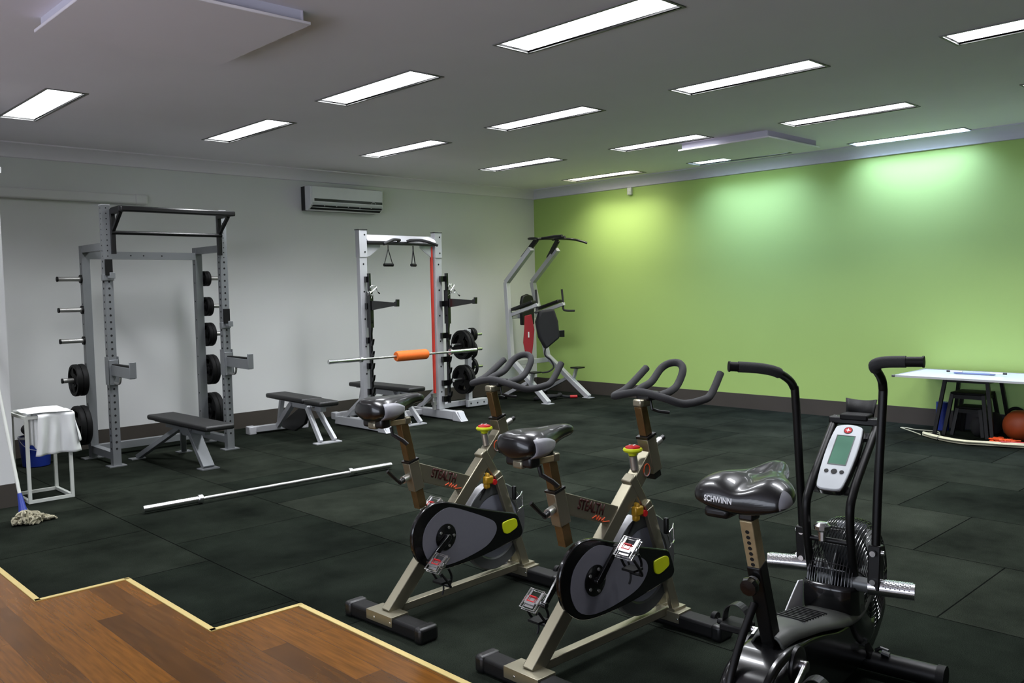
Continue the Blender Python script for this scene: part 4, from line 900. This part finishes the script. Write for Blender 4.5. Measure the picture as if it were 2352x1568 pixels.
# ------------------------------------------------------------------ air bike
def air_bike():
    t = thing('air_bike', 'black fan air bike with moving arms and a silver console at the right', 'exercise bike', (3.28, 1.57, 0), math.radians(6))
    R = Matrix
    # stabilizers
    mb = MB(); mb.cyl((.17, -.345, .055), (.17, .33, .055), .043, 20); fs_ = mb.build('front_stabilizer', 'airblack', t)
    for q in (-.35, .34): MB().cyl((.17, q-.015, .055), (.17, q+.015, .055), .048, 20).build('end_cap', 'rubber', fs_)
    mb = MB(); mb.cyl((.15, -.16, .10), (.15, -.13, .105), .012, 10); mb.tube([(.17, -.10, .10), (.17, -.12, .115), (.17, -.15, .11)], .008, 8); mb.build('floor_bolt', 'black', fs_)
    mb = MB(); mb.cyl((-.92, -.25, .045), (-.92, .25, .045), .04, 20); rs_ = mb.build('rear_stabilizer', 'airblack', t)
    for q in (-.26, .26): MB().cyl((-.92, q-.015, .045), (-.92, q+.015, .045), .044, 20).build('end_cap', 'rubber', rs_)
    for s in (-1, 1): MB().beam((.06, s*.06, .20), (.165, s*.075, .07), .04, .05).build('front_leg', 'airblack', t, bevel=.006)
    # body shell: side profile
    B = [(-.86, .12), (-.885, .22), (-.85, .31), (-.77, .355), (-.66, .372), (-.50, .365), (-.34, .335), (-.20, .30), (-.08, .29), (.0, .295), (.08, .32), (.16, .355), (.26, .345), (.345, .29), (.36, .22), (.29, .15), (.20, .10), (.06, .07), (-.25, .07), (-.60, .07), (-.78, .08)]
    Bs = catmull([Vector((a, 0, b_)) for a, b_ in B], 3, True)
    mb = MB(); mb.prism([(p.x, p.z) for p in Bs], -.085, .085, 'XZ'); mb.build('body_shell', 'blackgl', t, bevel=.022, bseg=4)
    # grey top cover following the shell's spine
    T = [(-.66, .405, .055), (-.58, .412, .068), (-.50, .405, .080), (-.40, .392, .090), (-.30, .372, .098), (-.20, .350, .104), (-.12, .338, .108), (-.04, .338, .110), (.04, .355, .108), (.12, .39, .10), (.18, .41, .08)]
    Tc = catmull([Vector(p) for p in T], 5); mb = MB(); nn = 12; vs = []
    for p in Tc:
        for k in range(nn+1):
            u = -1+2*k/nn; drop = .035*abs(u)**4
            vs.append((p.x, u*p.z, p.y-drop))
    fs = [(i*(nn+1)+k, i*(nn+1)+k+1, (i+1)*(nn+1)+k+1, (i+1)*(nn+1)+k) for i in range(len(Tc)-1) for k in range(nn)]
    mb.add(vs, fs); cv = mb.build('top_cover', 'greyshell', t, ang=180); k_ = cv.modifiers.new('s', 'SOLIDIFY'); k_.thickness = .008; k_.offset = 0
    mb = MB()
    for k in range(9):
        x = -.46+k*.026; z = .404-(x+.46)*.17
        mb.beam((x, -.055, z+.002), (x+.01, .055, z+.002), .004, .006)
    mb.build('vent_rib', 'black', cv)
    # frame tubes round the shell
    MB().tube(catmull([(-.715, .02, .53), (-.79, .035, .42), (-.86, .04, .31), (-.905, .04, .17), (-.92, .035, .06)], 6), .0135, 14).build('rear_strut', 'airblack', t)
    MB().beam((-.62, 0, .36), (-.742, 0, .68), .05, .058).build('seat_tube', 'airblack', t, bevel=.006)
    mb = MB(); a0, a1 = Vector((-.738, 0, .67)), Vector((-.80, 0, .845)); mb.beam(a0, a1, .044, .05); sp = mb.build('seat_post', 'rust', t, bevel=.003)
    mb = MB(); dd = (a1-a0).normalized(); nrm = Vector((-dd.z, 0, dd.x))
    for k in range(7): c = a0+dd*(.02+.021*k)+nrm*.0252; mb.cyl(c, c+nrm*.0012, .007, 10)
    mb.build('post_holes', 'hole', sp)
    mb = MB(); c = Vector((-.742, 0, .625)); mb.cyl(c+Vector((-.02, .0, 0)), c+Vector((-.045, 0, -.01)), .02, 14); mb.lathe([(.001, 0), (.028, 0), (.032, .012), (.028, .028), (.001, .03)], seg=10, mi=1)
    n8 = 10*5; mt = Matrix.Translation(c+Vector((-.04, 0, -.008))) @ Matrix.Rotation(math.radians(-100), 4, 'Y'); mb.v[-n8:] = [tuple(mt @ Vector(v)) for v in mb.v[-n8:]]; mb.build('seat_knob', ['chrome', 'blackgl'], t)
    # saddle
    ox, oz = -.875, .87
    stn = [(-.035, .075, .055, .02, .0), (-.025, .14, .085, .005, .014), (.0, .160, .110, .0, .034), (.045, .165, .125, .0, .036), (.095, .155, .128, .0, .030), (.145, .125, .120, .008, .024), (.19, .088, .116, .02, .018), (.235, .06, .122, .03, .010), (.285, .045, .128, .036, .004), (.325, .036, .124, .042, 0), (.35, .022, .108, .055, 0)]
    smb = saddle_loft([(x+ox, w_, a+oz, b_+oz, g) for x, w_, a, b_, g in stn], 28, 2.5); bvh = BVHTree.FromPolygons([Vector(v) for v in smb.v], smb.f)
    sad = smb.build('saddle', 'saddle', t, sub=2)
    bpy.context.view_layer.update(); sme = bpy.data.meshes.new_from_object(sad.evaluated_get(bpy.context.evaluated_depsgraph_get()))
    bvh = BVHTree.FromPolygons([v.co for v in sme.vertices], [tuple(p.vertices) for p in sme.polygons])
    vs, fs = text_mesh('SCHWINN', .026, .0, .0008, space=1.02)
    wid = max(v.x for v in vs)
    mb = MB(); out = []
    for v in vs:
        u = v.x/wid; y = .105-u*.098; z = oz+.047+v.y
        r = bvh.ray_cast(Vector((ox-.2, y, z)), Vector((1, 0, 0))); p = r[0] if r[0] else Vector((ox-.03, y, z)); out.append((p.x-.0012, p.y, p.z))
    mb.add(out, fs); mb.build('lettering', 'whitetxt', sad, ang=180)
    for s in (-1, 1):
        mb = MB(); vs = []; nu, nv = 12, 8
        for j in range(nv+1):
            for i in range(nu+1):
                u = -1+2*i/nu; v_ = -1+2*j/nv; uu_ = u*math.sqrt(1-v_*v_/2); vv = v_*math.sqrt(1-u*u/2)
                ang_ = math.radians(125)+uu_*.42; z = oz+.052+vv*.040
                dr = Vector((math.cos(ang_), s*math.sin(ang_), 0)); o_ = Vector((ox+.05, s*.10, z))
                r = bvh.ray_cast(o_+dr*.3, -dr); p = r[0] if r[0] else o_+dr*.06; vs.append(tuple(p+dr*.0015))
        mb.add(vs, [(j*(nu+1)+i, j*(nu+1)+i+1, (j+1)*(nu+1)+i+1, (j+1)*(nu+1)+i) for j in range(nv) for i in range(nu)])
        if s < 0: mb.build('corner_panel', 'pad', sad, ang=180)
    MB().cb((ox+.06, .085, oz-.008), (.10, .09, .04)).build('elastomer', 'black', sad, bevel=.015)
    mb = MB(); mb.cb((ox+.08, 0, oz-.006), (.06, .05, .05)); mb.cyl((ox+.08, -.028, oz-.012), (ox+.08, .028, oz-.012), .012, 12); mb.build('saddle_clamp', 'black', sad, bevel=.006)
    # fan
    fc = (.13, 0, .385)
    mb = MB(); n = 0
    prof = [(.07, -.098), (.09, -.1), (.11, -.101), (.13, -.101), (.15, -.10), (.17, -.099), (.19, -.096), (.205, -.092), (.22, -.086), (.232, -.078), (.241, -.068), (.247, -.057), (.25, -.046), (.252, -.035), (.253, -.024), (.254, -.012), (.254, 0)]
    prof = prof+[(r, -y) for r, y in reversed(prof[:-1])]
    for r, y in prof:
        mb.tube([(fc[0]+r*math.cos(g), y, fc[2]+r*math.sin(g)) for g in [2*PI*i/48 for i in range(48)]], .0019, 5, closed=True)
    cage = mb.build('fan_cage', 'blackgl', t)
    mb = MB()
    for k in range(10):
        g = 2*PI*k/10+.1; mb.tube([(fc[0]+(r-.003)*math.cos(g), y, fc[2]+(r-.003)*math.sin(g)) for r, y in prof], .003, 5)
    mb.build('cage_rib', 'black', cage)
    mb = MB(); mb.lathe([(.0001, -.102), (.05, -.102), (.07, -.098), (.07, .098), (.05, .102), (.0001, .102)], fc, 'Y', 28); hub = mb.build('fan_hub', 'darksteel', t)
    mb = MB()
    for k in range(14):
        g = 2*PI*k/14; c, s_ = math.cos(g), math.sin(g); mb.beam((fc[0]+.07*c, 0, fc[2]+.07*s_), (fc[0]+.235*c, 0, fc[2]+.235*s_), .12, .004)
    mb.lathe([(.07, -.002), (.20, -.002), (.20, .002), (.07, .002), (.07, -.002)], fc, 'Y', 40); mb.build('fan_blade', 'darksteel', hub)
    # rear lower shroud of the fan
    pr = [(.13, -.104), (.19, -.102), (.232, -.088), (.253, -.055), (.258, 0), (.253, .055), (.232, .088), (.19, .102), (.13, .104)]
    a0, a1 = math.radians(-118), math.radians(-195)+2*PI*0
    mb = MB(); mb.lathe([(r, y) for r, y in pr], fc, 'Y', 20, a0=math.radians(178), a1=math.radians(282)); sh = mb.build('fan_shroud', 'blackgl', t)
    k_ = sh.modifiers.new('s', 'SOLIDIFY'); k_.thickness = .004; k_.offset = 1
    mb = MB(); mb.prism([(-.17, .40), (-.25, .345), (-.085, .30), (-.075, .42), (-.12, .43)], .104, .110, 'XZ'); mb.build('paper_label', 'whitetxt', t, bevel=.002)
    # arms with grips, sleeves, foot pegs
    AL = [(.085, .165, .47), (.045, .165, .80), (.005, .168, 1.14), (-.005, .172, 1.185), (-.045, .178, 1.22), (-.13, .19, 1.255), (-.175, .225, 1.27), (-.215, .27, 1.277), (-.26, .325, 1.282)]
    AR = [(-.05, -.165, .49), (-.025, -.166, .80), (.015, -.17, 1.14), (.015, -.171, 1.20), (-.01, -.171, 1.24), (-.085, -.172, 1.285), (-.105, -.185, 1.30), (-.10, -.225, 1.308), (-.09, -.34, 1.312)]
    for s, A in ((1, AL), (-1, AR)):
        pts = catmull(A, 6); mb = MB(); mb.tube(pts, .0165, 16); arm = mb.build('arm', 'airblack', t)
        gp = pts[int(len(pts)*.60):-3]; mb = MB(); mb.tube(gp, .0215, 16); mb.build('grip', 'foam', arm)
        e1, e0 = pts[-1], pts[-4]; mb = MB(); mb.cyl(e0, e1, .019, 14); mb.cyl(e1, e1+(e1-e0).normalized()*.006, .0215, 14); mb.build('grip_end', 'rubber', arm)
        bx = A[0][0]; y = s*.165
        mb = MB(); mb.beam((bx+.0, y, .43), (bx-.012*s, y, .60), .046, .05); mb.build('sleeve', 'airblack', arm, bevel=.005)
        mb = MB()
        for z in (.465, .575): mb.cyl((bx-.035, y-s*.0, z), (bx-.024, y, z), .011, 12); mb.cyl((bx, y+s*.022, z), (bx, y+s*.034, z), .009, 12)
        mb.build('sleeve_bolt', 'chrome', arm)
        mb = MB(); mb.cyl((bx, s*.08, .44), (bx, s*.15, .44), .028, 18); mb.build('pivot', 'darksteel', arm)
        pgx = 0.0+bx*.35
        mb = MB(); mb.cyl((bx, s*.14, .437), (pgx, s*.30, .437), .031, 24); pg = mb.build('foot_peg', 'chrome', arm)
        mb = MB()
        for i in range(12):
            for k in range(10):
                y_ = s*(.20+i*.008); g = 2*PI*k/20-.2+(.15 if i % 2 else 0); fx_ = bx+(pgx-bx)*((abs(y_)-.14)/.16)
                c = Vector((fx_+.0305*math.cos(g), y_, .437+.0305*math.sin(g))); mb.cb(c, (.005, .005, .005))
        mb.build('knurling', 'chrome', pg)
    # mast tubes
    for s, dz in ((1, 0), (-1, 0)):
        pts = catmull([(-.03, s*.085, .43), (-.075, s*.085, .56), (-.095, s*.085, .72), (-.06, s*.085, .79), (.03, s*.085, .87), (.24, s*.088, 1.035)], 6)
        MB().tube(pts, .0165, 16).build('mast', 'airblack', t)
    MB().cyl((-.082, -.085, .60), (-.082, .085, .60), .011, 14).build('mast_crossbar', 'airblack', t)
    mb = MB(); mb.lathe([(.001, .0), (.014, .0), (.016, .035), (.03, .045), (.032, .06), (.02, .072), (.001, .074)], (-.10, .02, .60), seg=10); mb.build('mast_knob', 'chrome', t)
    MB().box(.20, .26, -.105, .105, 1.015, 1.045).build('mast_top_bar', 'airblack', t, bevel=.006)
    # console on a slanted plane
    ang = math.atan2(1.02-.80, .165+.09); u_ = Vector((math.cos(ang), 0, math.sin(ang))); nrm = Vector((-u_.z, 0, u_.x)); org = Vector((-.09, 0, .80))
    BM = Matrix((( u_.x, 0, nrm.x, org.x+.0), (0, 1, 0, 0), (u_.z, 0, nrm.z, org.z), (0, 0, 0, 1)))
    def plan(pts, n=4): return [(p.x, p.y) for p in catmull([Vector((a, b_, 0)) for a, b_ in pts], n, True)]
    O = [(0, 0), (.005, .040), (.03, .052), (.12, .060), (.22, .062), (.30, .056), (.325, .046), (.335, 0), (.325, -.046), (.30, -.056), (.22, -.062), (.12, -.060), (.03, -.052), (.005, -.040)]
    con = MB(); con.prism(plan([(a*1.0, b_*1.06) for a, b_ in O]), -.035, -.004, 'XY'); con.xf(BM); cn = con.build('console', 'blackgl', t, bevel=.006)
    mb = MB(); mb.prism(plan(O), -.006, .006, 'XY'); mb.xf(BM); mb.build('face_plate', 'console', cn, bevel=.004)
    mb = MB(); mb.box(.125, .272, -.034, .034, .0045, .0068); mb.xf(BM); mb.build('screen', 'lcd', cn)
    mb = MB()
    for p, q, r, s_ in ((.122, .125, -.037, .037), (.272, .275, -.037, .037), (.125, .272, -.037, -.034), (.125, .272, .034, .037)): mb.box(p, q, r, s_, .0055, .0078)
    mb.xf(BM); mb.build('screen_bezel', 'darksteel', cn)
    for y, r in ((.030, .0085), (0, .012), (-.030, .0085)):
        mb = MB(); mb.cyl((.088, y, .005), (.088, y, .0085), r, 18); mb.xf(BM); mb.build('button', 'black', cn)
    mb = MB(); mb.cyl((.302, 0, .0055), (.302, 0, .0075), .0175, 24); mb.xf(BM); em = mb.build('emblem', 'black', cn)
    mb = MB(); mb.cyl((.302, 0, .0075), (.302, 0, .0082), .0150, 24); mb.xf(BM); mb.build('emblem_disc', 'red', em)
    mb = MB(); star = []
    for k in range(8):
        g = 2*PI*k/8; r = .011 if k % 2 == 0 else .0035; star.append((.302+r*math.cos(g), r*math.sin(g)))
    mb.prism(star, .0082, .0088, 'XY'); mb.xf(BM); mb.build('emblem_star', 'whitetxt', em)
    mb = MB(); mb.box(.02, .33, .0, .012, -.05, -.035); mb.box(.02, .05, -.08, .08, -.05, -.034); mb.box(.17, .20, -.08, .08, -.055, -.034); mb.box(.30, .33, -.08, .08, -.055, -.034); mb.xf(BM); mb.build('console_bracket', 'black', t)
    mb = MB(); pts = []
    for k in range(13):
        u = -1+2*k/12; pts.append((.235-.030*(1-u*u)*0+.0, u*.058, 0))
    vs = []; 
    for z, wv in ((1.02, .9), (1.115, 1.08)):
        for k in range(13): u = -1+2*k/12; vs.append((.262+.03*(1-u*u)+(z-1.02)*.3, u*.058*wv, z-(0 if z < 1.05 else .010*(1-u*u))))
    mb.add(vs, [(k, k+1, 13+k+1, 13+k) for k in range(12)]); ho = mb.build('bottle_holder', 'rubber', t, ang=180); k_ = ho.modifiers.new('s', 'SOLIDIFY'); k_.thickness = .006; k_.offset = 0
    MB().box(.19, .27, -.056, .056, 1.035, 1.06).build('holder_base', 'rubber', t, bevel=.006)
    # pedals and crank
    cc = (-.61, 0, .31)
    for s in (-1, 1):
        mb = MB(); mb.lathe([(.0001, s*.098), (.05, s*.098), (.062, s*.092), (.064, s*.080)] if s > 0 else [(.0001, -.098), (.05, -.098), (.062, -.092), (.064, -.080)], cc, 'Y', 32); mb.build('crank_cover', 'black', t)
    for s in (-1, 1):
        d_ = Vector((.15, 0, .02)) if s > 0 else Vector((-.145, 0, -.045))
        e = Vector(cc)+d_
        mb = MB(); mb.beam((cc[0], s*.112, cc[2]), (e.x, s*.125, e.z), .015, .03); mb.cyl((cc[0], s*.06, cc[2]), (cc[0], s*.122, cc[2]), .02, 16); mb.cyl((e.x, s*.115, e.z), (e.x, s*.15, e.z), .012, 12); mb.build('crank_arm', 'chrome', t, bevel=.004)
        mb = MB(); mb.cb((e.x, s*.205, e.z), (.10, .10, .028)); mb.cyl((e.x, s*.15, e.z), (e.x, s*.285, e.z), .012, 12); pdl = mb.build('pedal', 'rubber', t, bevel=.006)
        mb = MB(); P_ = catmull([(e.x, s*.155, e.z+.01), (e.x+.0, s*.165, e.z+.06), (e.x, s*.205, e.z+.085), (e.x, s*.245, e.z+.06), (e.x, s*.255, e.z+.01)], 5)
        for a, b_ in zip(P_[:-1], P_[1:]): mb.beam(a, b_, .045, .003, (1, 0, 0))
        mb.build('pedal_strap', 'black', pdl)
    return t
air_bike()
